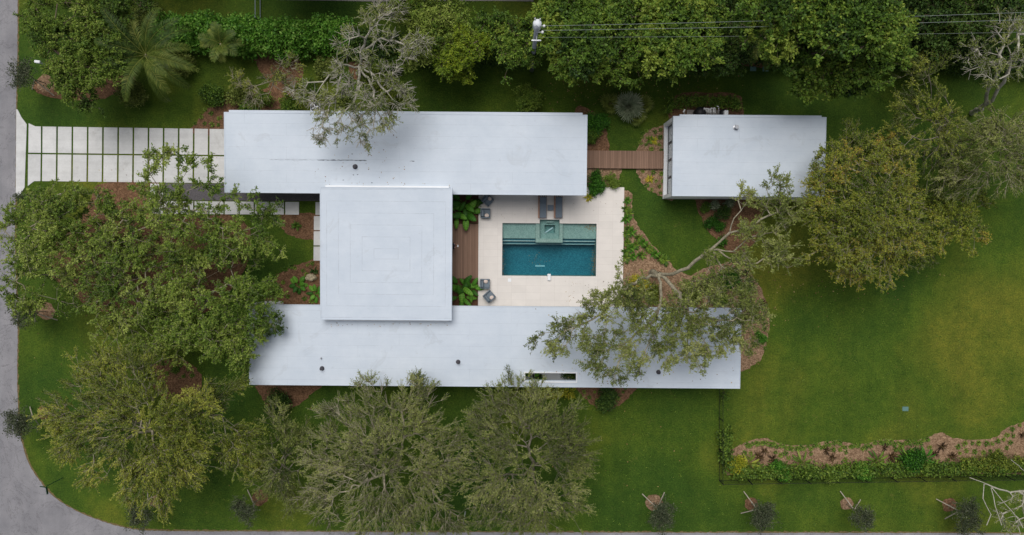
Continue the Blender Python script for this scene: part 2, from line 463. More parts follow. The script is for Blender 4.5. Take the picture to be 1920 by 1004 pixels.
def skeleton(base, seeds, attr, rng, bf=0.35, step=0.7, wig=0.10):
    """branching that reaches every attractor: short new wood against short way to the root"""
    pos, par, pl, term = [np.array(base, float)], [-1], [0.0], []
    def add(p, parent):
        pos.append(np.array(p, float)); par.append(parent)
        pl.append(pl[parent] + float(np.linalg.norm(pos[-1] - pos[parent]))); return len(pos) - 1
    for line in seeds:
        line = [np.array(p, float) for p in line]
        i = int(np.argmin([np.linalg.norm(q - line[0]) for q in pos]))
        for p in line:
            d = np.linalg.norm(p - pos[i])
            if d < 1e-3: continue
            k = max(1, int(d / 0.55)); p0 = pos[i].copy()
            for s in range(1, k + 1):
                q = p0 + (p - p0) * s / k
                if s < k: q = q + rng.normal(size=3) * 0.035 * min(d, 2)
                i = add(q, i)
    A = np.asarray(attr, float); left = np.ones(len(A), bool)
    best = np.full(len(A), 1e9); bi = np.zeros(len(A), int)
    def relax(i):
        c = np.linalg.norm(A - pos[i], axis=1) + bf * pl[i]
        m = c < best; best[m] = c[m]; bi[m] = i
    for i in range(len(pos)):
        relax(i)
    key = np.linalg.norm(A - np.array(pos[-1]), axis=1)
    aidx = np.full(len(A), -1)
    for _ in range(len(A)):
        j = int(np.argmin(np.where(left, best, 1e9)))
        left[j] = False; i = int(bi[j])
        p0, p1 = pos[i], A[j]; d = np.linalg.norm(p1 - p0)
        k = max(1, int(d / step)); side = rng.normal(size=3); side[2] *= 0.5
        for s in range(1, k + 1):
            t = s / k
            q = p0 + (p1 - p0) * t
            if s < k: q = q + side * wig * d * math.sin(math.pi * t) * 0.6 + rng.normal(size=3) * wig * 0.35 * (d / k) + np.array([0, 0, 0.06 * d * math.sin(math.pi * t)])
            i = add(q, i); relax(i)
        aidx[j] = i
    return np.array(pos), np.array(par), aidx

def wood_radii(pos, par, r_tip, ex=2.3):
    n = len(pos); val = np.zeros(n); ch = np.zeros(n, int)
    for i in range(n - 1, 0, -1):
        if ch[i] == 0: val[i] = 1.0
        val[par[i]] += val[i]; ch[par[i]] += 1
    return r_tip * np.maximum(val, 1) ** (1 / ex), val

def crown_points(lobes, rng, dens, clump=0.36, flat=0.55):
    pts, cl, tint = [], [], []
    for (c, r) in lobes:
        lt = rng.normal(0, 0.11)
        ns = max(3, int(round(1.8 * r * r + 1.5)))
        na = max(2, int(round(dens * 11.0 * r * r / ns)))
        for _ in range(ns):
            u = unit(rng.normal(size=3)); u[2] = abs(u[2]) * 1.0 - 0.25
            k = rng.uniform(0.35, 1.0) ** 0.6
            cc = c + u * np.array([r, r, r * flat]) * k * 0.86
            tt = rng.normal(0.5 + lt, 0.18)
            for _ in range(na):
                p = cc + rng.normal(size=3) * np.array([1, 1, 0.55]) * clump * min(r, 1.6) * 0.85
                pts.append(p); tint.append(tt)
    return np.array(pts), np.array(tint)

def make_tree(name, label, cat, base, lobes, height, leafmat, bark='bark_pale', dens=1.0, leaf=0.15, aspect=0.5,
              tw=5, tl=0.6, nl=13, seeds=(), trunk_top=None, lean=(0, 0), r_tip=0.013, bf=0.35, drop=0.35, seed=1,
              group=None, bare=0.0, twig_r=0.012, up=0.7, flat=0.55, tint_shift=0.0, wig=0.10, ex=2.3, feather=False, multi=False, clump=0.36, min_z=1.2):
    rng = np.random.default_rng(seed)
    dens *= 1.4; leaf *= 0.82; nl = int(nl * 1.35)
    B = np.array(G(base[0], base[1], 0.0))
    c0 = np.mean([[l[0], l[1]] for l in lobes], axis=0)
    dm = max(np.hypot(l[0] - c0[0], l[1] - c0[1]) for l in lobes) + 1e-6
    L = []
    for l in lobes:
        if len(l) > 3: z = l[3]
        else: z = height * (1 - drop * (np.hypot(l[0] - c0[0], l[1] - c0[1]) / dm) ** 2) * rng.uniform(0.93, 1.03)
        r = l[2] * scale_at(z) * 1.1
        zc = max(z - r * flat, min_z)
        L.append((np.array(G(l[0], l[1], zc)), r))
    A, tint = crown_points(L, rng, dens, clump, flat)
    A[:, 2] = np.maximum(A[:, 2], min_z * 0.7)
    if trunk_top is None:
        cw = np.mean([l[0] for l in L], axis=0)
        tt = B * 0.75 + cw * 0.25; tt[2] = height * 0.36
    else: tt = np.array(G(*trunk_top))
    S = [[tt]] if not multi else []
    for s in seeds:
        S.append([np.array(G(*p)) for p in s])
    pos, par, aidx = skeleton(B, S, A, rng, bf=bf, wig=wig)
    rad, val = wood_radii(pos, par, r_tip, ex)
    root = empty(name, tuple(B), label=label, cat=cat, group=group)
    # wood
    i = np.arange(1, len(pos)); p = par[1:]
    r1 = rad[1:]; r0 = np.minimum(rad[p], r1 * 1.3)
    nearbase = (p == 0); r0[nearbase] = r1[nearbase] * 1.35
    V, F, off = [], [], 0
    for lo, hi, n in ((0, 0.035, 3), (0.035, 0.09, 5), (0.09, 9, 8)):
        m = (r1 >= lo) & (r1 < hi)
        if not m.any(): continue
        d = unit(pos[i[m]] - pos[p[m]])
        v, f = prisms(pos[p[m]], pos[i[m]] + d * r1[m][:, None] * 0.5, r0[m], r1[m], n)
        V.append(v); F.append(f + off); off += len(v)
    # sprays of leaves on every tip
    node = aidx
    P = pos[node]; D = unit(P - pos[par[node]])
    cw = np.mean(A, axis=0); out = unit((P - cw) * np.array([1, 1, 0.4]))
    n = len(P)
    if feather: tl *= 1.35; aspect *= 0.8
    Dt = unit(D[:, None, :] * 1.0 + out[:, None, :] * 0.9 + rng.normal(size=(n, tw, 3)) * np.array([0.5, 0.5, 0.32])) if feather else unit(D[:, None, :] * 0.8 + out[:, None, :] * 0.5 + rng.normal(size=(n, tw, 3)) * np.array([0.75, 0.75, 0.45]))
    Lt = tl * rng.uniform(0.55, 1.2, size=(n, tw))
    E = P[:, None, :] + Dt * Lt[:, :, None]
    p0 = np.repeat(P, tw, axis=0); p1 = E.reshape(-1, 3)
    rr = np.full(len(p0), twig_r)
    v, f = prisms(p0, p1, rr, rr * 0.5, 3); V.append(v); F.append(f + off)
    W = np_mesh('trunk', np.concatenate(V) - B, np.concatenate(F), smooth=True)
    link_mesh('trunk', W, M[bark], root)
    hasleaf = rng.uniform(size=n) >= bare
    k = rng.uniform(0.12, 1.05, size=(n, tw, nl))
    LP = P[:, None, None, :] + Dt[:, :, None, :] * (Lt[:, :, None] * k)[..., None] + rng.normal(size=(n, tw, nl, 3)) * 0.035
    LD = unit(Dt[:, :, None, :] * (1.3 if feather else 0.7) + rng.normal(size=(n, tw, nl, 3)) * (0.5 if feather else 0.8))
    LT = np.clip(tint[:, None, None] + tint_shift + rng.normal(size=(n, tw, nl)) * 0.16, 0, 1)
    LP, LD, LT = LP[hasleaf].reshape(-1, 3), LD[hasleaf].reshape(-1, 3), LT[hasleaf].ravel()
    m = len(LP)
    lv = leaf_quads(LP, LD, leaf * rng.uniform(0.55, 1.5, m), aspect, rng, up)
    C = np_mesh('crown', lv - B, np.arange(m * 4).reshape(-1, 4), tint=LT)
    link_mesh('crown', C, M['leaf_' + leafmat], root)
    return root

def blades_mesh(name, n, length, width, elev=(20, 75), droop=0.6, seed=0, seg=3, tint=(0.5, 0.15), prof=(0.7, 1.0, 0.75, 0.05), base_r=0.03, stem=0.0):
    """a rosette of arching strap leaves"""
    rng = np.random.default_rng(seed)
    V, Q, T = [], [], []
    for b in range(n):
        az = rng.uniform(0, 2 * np.pi); el = math.radians(rng.uniform(*elev))
        L = length * rng.uniform(0.65, 1.1); w = width * rng.uniform(0.8, 1.2)
        h = np.array([math.cos(az), math.sin(az), 0]); side = np.array([-math.sin(az), math.cos(az), 0])
        p = h * base_r + np.array([0, 0, stem]); e = el
        tt = np.clip(rng.normal(*tint), 0, 1)
        ps = len(prof) - 1
        for s in range(seg + 1):
            ww = np.interp(s / seg * ps, range(len(prof)), prof) * w * 0.5
            fold = np.array([0, 0, ww * 0.35])
            V += [p - side * ww + fold, p, p + side * ww + fold]
            if s < seg:
                d = h * math.cos(e) + np.array([0, 0, math.sin(e)])
                p = p + d * L / seg; e -= droop * (1.0 + s * 0.5) / seg * 1.6
        o = len(V) - 3 * (seg + 1)
        for s in range(seg):
            a = o + s * 3
            Q += [(a, a + 1, a + 4, a + 3), (a + 1, a + 2, a + 5, a + 4)]
            T += [tt, min(1, tt + 0.06)]
    return np_mesh(name, np.array(V), Q, tint=T)

def frond_mesh(L, nleaf, ll, lw, droop, rng, elev, tint=0.5, rachis=0.03, vee=0.5, hang=0.5):
    """one pinnate palm frond along +x from the origin"""
    seg = 14; p = np.zeros(3); e = elev; P = [p.copy()]; Dn = []
    for s in range(seg):
        d = np.array([math.cos(e), 0, math.sin(e)]); Dn.append(d)
        p = p + d * L / seg; P.append(p.copy()); e -= droop / seg * (0.5 + 1.2 * s / seg)
    P = np.array(P); Dn.append(Dn[-1]); Dn = np.array(Dn)
    V, Q, T, off = [], [], [], 0
    v, f = prisms(P[:-1], P[1:], rachis * np.linspace(1, 0.25, seg), rachis * np.linspace(0.95, 0.2, seg), 4)
    V.append(v); Q.append(f); T += [0.85] * len(f); off += len(v)
    for k in range(nleaf):
        t = 0.16 + 0.84 * (k + rng.uniform(-0.3, 0.3)) / nleaf
        x = t * seg; i = min(int(x), seg - 1); q = P[i] + (P[i + 1] - P[i]) * (x - i); d = Dn[i]
        l = ll * (0.35 + 1.0 * math.sin(math.pi * min(1, 0.12 + t * 0.9)) ** 0.7) * rng.uniform(0.85, 1.1)
        for sgn in (-1, 1):
            sd = np.array([0, sgn, 0]); upv = np.cross(d, np.array([0, 1, 0])); upv = -upv if upv[2] < 0 else upv
            a = unit(sd * 0.8 + d * 0.65 + upv * vee * 0.5); b = unit(a + np.array([0, 0, -hang]))
            m = q + a * l * 0.5; tip = m + b * l * 0.5
            wv = unit(np.cross(a, upv)) * lw * 0.5
            V.append(np.array([q - wv * 0.5, q + wv * 0.5, m + wv, m - wv, tip + wv * 0.1, tip - wv * 0.1]))
            Q.append(np.array([(0, 1, 2, 3), (3, 2, 4, 5)]) + off); off += 6
            tt = float(np.clip(tint + rng.normal() * 0.12, 0, 1)); T += [tt, tt]
    return np_mesh('frond', np.concatenate(V), np.concatenate(Q), tint=T)

def fan_mesh(pet, R, n, rng, elev, droop=0.5, tint=0.5, w=0.07, spread=300):
    """one fan palm leaf along +x"""
    V, Q, T, off = [], [], [], 0
    d = np.array([math.cos(elev), 0, math.sin(elev)])
    v, f = prisms(np.zeros((1, 3)), (d * pet)[None], np.array([0.018]), np.array([0.012]), 4)
    V.append(v); Q.append(f); T += [0.8] * len(f); off += len(v)
    c = d * pet; up = np.array([-math.sin(elev), 0, math.cos(elev)]); side = np.array([0, 1, 0])
    for k in range(n):
        a = math.radians(-spread / 2 + spread * (k + rng.uniform(-0.2, 0.2)) / (n - 1))
        r = unit(d * math.cos(a) + side * math.sin(a) + up * 0.1)
        s = np.cross(up, r) * w * 0.5; L = R * rng.uniform(0.85, 1.1) * (0.75 + 0.25 * math.cos(a / 2))
        m = c + r * L * 0.55; t = m + unit(r + np.array([0, 0, -droop])) * L * 0.45
        V.append(np.array([c - s * 0.3, c + s * 0.3, m + s, m - s, t + s * 0.1, t - s * 0.1]))
        Q.append(np.array([(0, 1, 2, 3), (3, 2, 4, 5)]) + off); off += 6
        tt = float(np.clip(tint + rng.normal() * 0.12, 0, 1)); T += [tt, tt]
    return np_mesh('frond', np.concatenate(V), np.concatenate(Q), tint=T)

def paddle_mesh(pet, L, W, rng, elev, droop=0.9, tint=0.5, ruffle=0.05):
    """one broad tropical leaf with pleated ribs on a stalk, along +x"""
    d = np.array([math.cos(elev), 0, math.sin(elev)])
    V, Q, T = [], [], []
    v, f = prisms(np.zeros((1, 3)), (d * pet)[None], np.array([0.022]), np.array([0.016]), 4)
    V.append(v); Q.append(f); T += [0.75] * len(f); off = len(v)
    ns, nw = 12, 4; p = d * pet; e = elev - 0.4; rows = []
    for s in range(ns + 1):
        t = s / ns; w = W * 0.5 * (math.sin(math.pi * min(1, 0.06 + 0.94 * t)) ** 0.55) * (1.15 - 0.45 * t)
        dd = np.array([math.cos(e), 0, math.sin(e)]); upv = np.array([-math.sin(e), 0, math.cos(e)])
        for k in range(-nw, nw + 1):
            x = k / nw
            rows.append(p + np.array([0, x * w, 0]) - dd * abs(x) * w * -0.25 + upv * (abs(x) * w * 0.30 - x * x * w * 0.45 + ruffle * ((s % 2) - 0.5) * abs(x)))
        p = p + dd * L / ns; e -= droop / ns
    V.append(np.array(rows)); m = 2 * nw + 1
    for s in range(ns):
        for k in range(m - 1):
            a = off + s * m + k
            Q.append(np.array([(a, a + 1, a + m + 1, a + m)])); T.append(float(np.clip(tint + (0.10 if s % 2 else -0.04) + (0.12 if abs(k + 0.5 - nw) < 1 else 0), 0, 1)))
    return np_mesh('leaf', np.concatenate(V), np.concatenate(Q), tint=T)

def plant_of(name, label, cat, at, maker, n, mat, part='leaf', z0=0.0, seed=0, stem=None, group=None, elevs=(0.5, 1.2), az0=None):
    """a crown of separate big leaves or fronds round one point"""
    rng = np.random.default_rng(seed)
    root = empty(name, tuple(at), label=label, cat=cat, group=group)
    if stem:
        h, r0, r1, b = stem
        mb = MB(); pts = [Vector((0, 0, 0))]
        for s in range(1, 6): pts.append(Vector((0.04 * math.sin(s * 1.3 + seed), 0.04 * math.cos(s + seed) - 0.04, h * s / 5)))
        for k in range(5): mb.cyl(pts[k], pts[k + 1], r0 + (r1 - r0) * k / 5, r0 + (r1 - r0) * (k + 1) / 5, 9)
        mb.build('trunk', M[b], root, smooth=True)
    for k in range(n):
        az = 2 * np.pi * (k * 0.381966 + rng.uniform(-0.03, 0.03))
        t = (k + 0.5) / n
        el = elevs[0] + (elevs[1] - elevs[0]) * t
        o = link_mesh(part, maker(rng, el, t), M['leaf_' + mat], root)
        o.location = (0, 0, z0); o.rotation_euler = (0, 0, az)
    return root

def bush(name, label, cat, at, r, h, mat, seed=0, n=None, leaf=0.12, aspect=0.55, group=None, up=0.7, tint=0.5, spiky=False, lobes=5):
    """a leafy shrub: short stems and a shell of leaf clusters"""
    rng = np.random.default_rng(seed)
    root = empty(name, tuple(at), label=label, cat=cat, group=group)
    n = n or int(2600 * r * r + 300)
    cs = [np.array([rng.uniform(-0.5, 0.5) * r, rng.uniform(-0.5, 0.5) * r, h * rng.uniform(0.4, 0.62)]) for _ in range(lobes)]
    tips = []
    nc = max(8, n // 14)
    for _ in range(nc):
        c = cs[rng.integers(lobes)]
        u = unit(rng.normal(size=3)); u[2] = abs(u[2]) - 0.2
        tips.append(c + u * np.array([r * 0.6, r * 0.6, h * 0.42]) * rng.uniform(0.55, 1.05))
    tips = np.array(tips); tips[:, 2] = np.maximum(tips[:, 2], 0.05)
    ct = rng.normal(tint, 0.13, nc)
    per = 14
    pos = tips[:, None, :] + rng.normal(size=(nc, per, 3)) * leaf * 0.8
    outd = unit(tips - np.array([0, 0, h * 0.2]))[:, None, :] + rng.normal(size=(nc, per, 3)) * 0.8
    T = np.clip(ct[:, None] + rng.normal(size=(nc, per)) * 0.15, 0, 1).ravel()
    pos = pos.reshape(-1, 3); pos[:, 2] = np.maximum(pos[:, 2], 0.03)
    lv = leaf_quads(pos, unit(outd.reshape(-1, 3)), leaf * rng.uniform(0.7, 1.35, len(pos)), aspect, rng, up)
    link_mesh('foliage', np_mesh('foliage', lv, np.arange(len(lv)).reshape(-1, 4), tint=T), M['leaf_' + mat], root)
    k = min(40, nc); sel = tips[rng.permutation(nc)[:k]]
    b0 = rng.normal(size=(k, 3)) * np.array([0.08, 0.08, 0]) * r
    v, f = prisms(b0, sel, np.full(k, 0.02), np.full(k, 0.008), 4)
    link_mesh('stem', np_mesh('stem', v, f), M['bark_brown'], root)
    return root

def hedge(name, label, line, width, h, mat, seed=0, leaf=0.14, dens=1.0, cat='hedge', group=None, lump=0.25, tint=0.5, aspect=0.6):
    """leaf-covered hedge along a line of image pixels"""
    rng = np.random.default_rng(seed)
    P = np.array([G(x, y, h * 0.6) for x, y in line])[:, :2]
    seg = np.linalg.norm(np.diff(P, axis=0), axis=1); cum = np.concatenate([[0], np.cumsum(seg)]); tot = cum[-1]
    n = int(tot * width * 300 * dens)
    s = rng.uniform(0, tot, n // 8); o = rng.uniform(-1, 1, n // 8)
    k = np.clip(np.searchsorted(cum, s) - 1, 0, len(seg) - 1); t = (s - cum[k]) / seg[k]
    c = P[k] + (P[k + 1] - P[k]) * t[:, None]; d = (P[k + 1] - P[k]) / seg[k][:, None]; nr = np.stack([-d[:, 1], d[:, 0]], 1)
    wob = 1 + lump * (np.sin(s * 1.9 + seed) * 0.5 + np.sin(s * 4.3 + 2 * seed) * 0.3 + rng.normal(size=len(s)) * 0.12)
    xy = c + nr * (o * width * 0.5 * wob)[:, None]
    top = h * (1 - 0.55 * np.abs(o) ** 3) * (1 + lump * 0.5 * (np.sin(s * 2.7 + o * 3 + seed) + np.sin(s * 6.1 - o * 5) * 0.6))
    z = np.where(rng.uniform(size=len(s)) < 0.75, top * rng.uniform(0.86, 1.02, len(s)), top * rng.uniform(0.2, 0.9, len(s)))
    tips = np.column_stack([xy, z]); ct = rng.normal(tint, 0.14, len(s))
    pos = (tips[:, None, :] + rng.normal(size=(len(s), 8, 3)) * leaf * 0.75).reshape(-1, 3)
    dirs = unit(rng.normal(size=(len(pos), 3)) + np.array([0, 0, 0.3]))
    T = np.clip(np.repeat(ct, 8) + rng.normal(size=len(pos)) * 0.15, 0, 1)
    B = np.array([P[0, 0], P[0, 1], 0.0]); root = empty(name, tuple(B), label=label, cat=cat, group=group)
    lv = leaf_quads(pos, dirs, leaf * rng.uniform(0.7, 1.3, len(pos)), aspect, rng, 0.75)
    link_mesh('foliage', np_mesh('foliage', lv - B, np.arange(len(lv)).reshape(-1, 4), tint=T), M['leaf_' + mat], root)
    ns = int(tot * 3) + 3
    j = rng.integers(len(s), size=ns); p0 = np.column_stack([c[j] + nr[j] * (o[j] * width * 0.2)[:, None], np.zeros(ns)])
    v, f = prisms(p0, tips[j] * np.array([1, 1, 0.95]), np.full(ns, 0.03), np.full(ns, 0.01), 4)
    link_mesh('stem', np_mesh('stem', v - B, f), M['bark_brown'], root)
    return root

def dup(root, loc, rz, s=1.0, **kw):
    r = root.copy(); COL.objects.link(r); r.location = loc; r.rotation_euler = (0, 0, rz); r.scale = (s, s, s)
    for ch in list(root.children):
        c = ch.copy(); COL.objects.link(c); c.parent = r
        for g in ch.children:
            d = g.copy(); COL.objects.link(d); d.parent = c
    return meta(r, **kw)
# ------------------------------------------------------------------ ground, street, beds
M['verge_dirt'] = plain('verge_dirt', srgb(112, 98, 66), 0.95, 0.1, var=0.4, scale=9)
DZ = 0.15                                                  # terrace level
px0, py0, px1, py1 = rect(942, 418.5, 1117.5, 518.5, DZ)   # pool
sx0, sy0, sx1, sy1 = rect(1012, 412, 1049, 448, DZ)        # spa
ex0, ex1 = px0 - 0.25, px1 + 0.25
ey0, ey1 = py0 - 0.25, sy1 + 0.25
cells('ground', [-260, ex0, ex1, 260], [-220, ey0, ey1, 220], lambda i, j: not (i == 1 and j == 1), 0.0, None, M['lawn'], kind='structure')

def jitter_line(pts, step=6.0, jit=0.7, seed=0):
    rnd = random.Random(seed); out = []
    for (xa, ya), (xb, yb) in zip(pts[:-1], pts[1:]):
        n = max(1, int(math.hypot(xb - xa, yb - ya) / step))
        for k in range(n): out.append((xa + (xb - xa) * k / n + rnd.uniform(-jit, jit), ya + (yb - ya) * k / n + rnd.uniform(-jit, jit)))
    return out + [pts[-1]]
road_edge = [(33, -40), (33, 0), (32, 120), (30, 205), (29, 370), (28, 470), (33, 600), (32, 700), (35, 790), (45, 845), (66, 890), (104, 934), (160, 966), (235, 990), (300, 996), (480, 997), (1060, 999), (1920, 1000), (2000, 1001)]
def road_ring(off, jit, seed):
    e = [(x + off * (1 if y < 900 else 0.7 if y < 990 else 0), y - off * (0 if y < 800 else 0.6 if y < 990 else 1)) for x, y in road_edge]
    return [(-900, -600), (31, -600)] + jitter_line(smooth_poly(e, 4)[:-8], 4.5, jit, seed) + [(3600, 1014), (3600, 1500), (-900, 1500)]
sheet('verge', road_ring(2.6, 1.5, 3), 0.004, M['verge_dirt'], kind='structure')
sheet('street', road_ring(0, 0.55, 4), 0.010, M['asphalt'], kind='structure')

beds = [
    ('red_mulch', [(360, 250), (366, 232), (381, 212), (402, 196), (440, 178), (480, 190), (480, 250)]),
    ('red_mulch', [(150, 410), (168, 380), (192, 345), (310, 346), (300, 405), (428, 404), (470, 440), (450, 520), (380, 590), (280, 600), (180, 580), (110, 530), (85, 490), (110, 450)]),
    ('red_mulch', [(520, 404), (600, 404), (600, 447), (555, 445), (532, 432)]),
    ('red_mulch', [(610, 489), (566, 494), (536, 505), (514, 522), (500, 548), (505, 575), (610, 575)]),
    ('red_mulch', [(285, 690), (300, 674), (332, 671), (362, 686), (378, 708), (372, 738), (335, 752), (300, 742), (284, 715)]),
    ('red_mulch', [(486, 720), (600, 720), (580, 742), (552, 764), (526, 776), (504, 766), (492, 745)]),
    ('red_mulch', [(1082, 720), (1188, 720), (1182, 742), (1160, 760), (1136, 772), (1108, 757), (1090, 740)]),
    ('red_mulch', [(1080, 205), (1112, 209), (1130, 225), (1138, 250), (1137, 292), (1080, 292)]),
    ('mulch', [(1262, 238), (1228, 240), (1208, 252), (1199, 270), (1196, 300), (1262, 300)]),
    ('mulch', [(1080, 312), (1160, 312), (1161, 336), (1164, 356), (1184, 362), (1186, 398), (1198, 426), (1222, 456), (1246, 484), (1290, 516), (1330, 500), (1388, 494), (1420, 530), (1438, 575), (1442, 620), (1430, 668), (1405, 690), (1378, 690), (1370, 600), (1150, 600), (1150, 390), (1080, 390)]),
    ('mulch', [(1262, 312), (1197, 312), (1199, 334), (1212, 354), (1234, 366), (1262, 374)]),
    ('red_mulch', [(1310, 362), (1420, 362), (1428, 420), (1400, 470), (1370, 474), (1338, 444), (1318, 414)]),
    ('mulch', [(1360, 848), (1374, 842), (1400, 830), (1434, 822), (1470, 834), (1520, 834), (1562, 826), (1610, 834), (1660, 824), (1720, 826), (1762, 811), (1794, 823), (1858, 823), (1884, 806), (1910, 794), (1960, 784), (2060, 792), (2160, 786), (2180, 840), (2160, 884), (1700, 889), (1420, 892), (1366, 891), (1360, 880), (1358, 860)]),
    ('red_mulch', [(478, 104), (520, 98), (560, 110), (566, 150), (545, 200), (440, 204), (470, 180), (505, 160), (486, 130)]),
    ('red_mulch', [(60, 160), (90, 145), (120, 170), (230, 140), (250, 160), (170, 190), (90, 182)]),
    ('red_mulch', [(1278, 176), (1376, 176), (1392, 200), (1380, 230), (1262, 230), (1262, 196)]),
    ('red_mulch', [(655, 118), (690, 116), (700, 136), (684, 150), (660, 146)]),
    ('red_mulch', [(1395, 90), (1470, 90), (1470, 122), (1395, 122)]),
]
for k, (mt, pts) in enumerate(beds):
    sheet('mulch_bed', pts, 0.016 + 0.004 * (k % 2), M[mt], smooth=7, jit=1.7, seed=k, kind='structure')
sheet('gravel_strip', [(308, 344), (640, 347), (640, 377.5), (306, 376)], 0.022, M['gravel'], kind='structure')
sheet('neighbour_path', [(520, -60), (1010, -60), (1000, 3), (930, 2), (700, 3), (520, 0)], 0.012, M['pad'], kind='structure')

# driveway: apron, and two rows of slabs with grass joints
drive = empty('driveway', tuple(G(200, 290)), kind='structure')
def slab_piece(name, pts, z, mat, parent, th=0.05):
    o = sheet(name, pts, z, mat, thick=th)
    o.parent = parent; o.matrix_parent_inverse = Matrix.Translation(parent.location).inverted(); return o
slab_piece('apron', [(30.5, 205), (33, 206), (40, 220), (50, 233.5), (46, 352), (38, 364), (29.5, 371)], 0.035, M['concrete'], drive)
jx = [51.5] + [78.2 + 28.86 * k - 0.035 * k * k for k in range(13)]
top = lambda x: 237.2 + (x - 50) * 0.0142
mid_ = lambda x: 288.0 + (x - 50) * 0.0118
bot = lambda x: 339.6 + (x - 50) * 0.0118
for k in range(13):
    a, b = jx[k] + 1.6, (jx[k + 1] - 1.6 if k < 12 else 450)
    if k == 0:
        slab_piece('slab', [(a + 0.6, 231.5), (66, 237.2), (b, top(b)), (b, mid_(b) - 1.4), (a, mid_(a) - 1.4)], 0.03, M['concrete'], drive)
        slab_piece('slab', [(a - 0.4, mid_(a) + 1.4), (b - 0.4, mid_(b) + 1.4), (b - 1, bot(b)), (64, 340), (a - 1, 349)], 0.03, M['concrete'], drive)
        continue
    slab_piece('slab', [(a, top(a)), (b, top(b)), (b - 0.3, mid_(b) - 1.4), (a - 0.3, mid_(a) - 1.4)], 0.03, M['concrete'], drive)
    slab_piece('slab', [(a - 0.4, mid_(a) + 1.4), (b - 0.4, mid_(b) + 1.4), (b - 1, bot(b)), (a - 1, bot(a))], 0.03, M['concrete'], drive)

path = empty('entry_path', tuple(G(450, 390)), kind='structure')
xs = [597.5 - 28.35 * k for k in range(11)]
slab_piece('slab', [(282, 344.5), (306, 345), (305.5, 375), (281.5, 375)], 0.055, M['concrete'], path, 0.06)
for k in range(11):
    b = xs[k] - 1.3 if k else 640; a = xs[k] - 28.35 + 1.3 if k else 592
    if k == 0: a = 591.5
    else: b = xs[k] - 8 - 1.3 + 0.6; a = b - 25.6
    yo = (a - 590) * 0.006
    slab_piece('slab', [(a, 379.3 + yo), (b, 379.3 + yo), (b, 403.2 + yo), (a, 403.2 + yo)], 0.055, M['concrete'], path, 0.06)
for k in range(3):
    y = 405.5 + 28.6 * k
    slab_piece('slab', [(588.6 - k * 0.3, y), (640, y), (640, y + 26.4), (588.4 - k * 0.3, y + 26.4)], 0.055, M['concrete'], path, 0.06)

# ------------------------------------------------------------------ terrace, pool, deck
dx0, dy0, dx1, dy1 = rect(897.5, 369.5, 1167.5, 571, DZ)
DT, DB = dy1 + 0.9, dy0 - 0.8                              # runs on under the eaves
nx_end = G(1101, 367, DZ).x
tx = [dx0, px0, sx0, sx1, px1, dx1]; ty = [DB, py0, py1, sy1, dy1, DT]
def terrace_keep(i, j):
    if j == 1 and 1 <= i <= 3: return False
    if j == 2 and i == 2: return False
    return True
cells('pool_terrace', tx, ty, terrace_keep, DZ, -0.06, M['stone'], kind='structure')
wx0, wy0, wx1, wy1 = rect(847, 420, 897.0, 523, DZ)
cells('wooden_deck', [wx0 - 2.5, dx0 - 0.01], [wy0, wy1], lambda i, j: True, DZ - 0.01, 0.0, M['deck_boards'], kind='structure')
for (a, b) in ((360, 420), (523, 580)):
    q = rect(846, a, 897.0, b, 0.1)
    cells('planter_soil', [q[0] - 0.5, dx0 - 0.01], [q[1] + (0.02 if a < 400 else 0), q[3] - (0.02 if a > 500 else 0)], lambda i, j: True, 0.10, 0.0, M['soil'], kind='structure')

def pool_mat(nm, a, b_, sc):
    t = NT(nm); v = t.n('ShaderNodeTexVoronoi'); v.inputs['Scale'].default_value = sc; t.l(t.coord(), v.inputs['Vector'])
    sp = t.n('ShaderNodeSeparateColor'); t.l(v.outputs['Color'], sp.inputs[0])
    c = t.ramp(sp.outputs[0], [(0, srgb(*a)), (1, srgb(*b_))])
    c = t.mix(0.6, c, t.ramp(t.noise(1.3, 5, 0.7), [(0.3, (0.8, 0.82, 0.84)), (0.7, (1.12, 1.12, 1.1))]), 'MULTIPLY')
    t.base(c, 0.6, 0.3); return t.m
M['pool_deep'] = pool_mat('pool_plaster', (48, 112, 128), (74, 140, 152), 14)
M['pool_tile'] = pool_mat('pool_mosaic', (122, 150, 142), (152, 176, 168), 16)
M['pool_nose'] = pool_mat('pool_step_nosing', (190, 204, 200), (204, 216, 212), 16)
t = NT('pool_water')
fr = t.n('ShaderNodeFresnel'); fr.inputs['IOR'].default_value = 1.33
bmp = t.n('ShaderNodeBump'); bmp.inputs['Strength'].default_value = 0.12; bmp.inputs['Distance'].default_value = 0.03
t.l(t.noise(2.2, 3, 0.6, dist=0.5), bmp.inputs['Height'])
gl = t.n('ShaderNodeBsdfGlossy'); gl.inputs['Roughness'].default_value = 0.03; t.l(bmp.outputs[0], gl.inputs['Normal']); t.l(bmp.outputs[0], fr.inputs['Normal'])
tp = t.n('ShaderNodeBsdfTransparent'); tp.inputs['Color'].default_value = (0.97, 0.99, 0.99, 1)
mx = t.n('ShaderNodeMixShader'); t.l(fr.outputs[0], mx.inputs[0]); t.l(tp.outputs[0], mx.inputs[1]); t.l(gl.outputs[0], mx.inputs[2]); t.l(mx.outputs[0], t.out.inputs['Surface'])
va = t.n('ShaderNodeVolumeAbsorption'); va.inputs['Color'].default_value = (0.22, 0.74, 0.80, 1); va.inputs['Density'].default_value = 0.42
t.l(va.outputs[0], t.out.inputs['Volume']); t.m.use_backface_culling = False
M['water'] = t.m

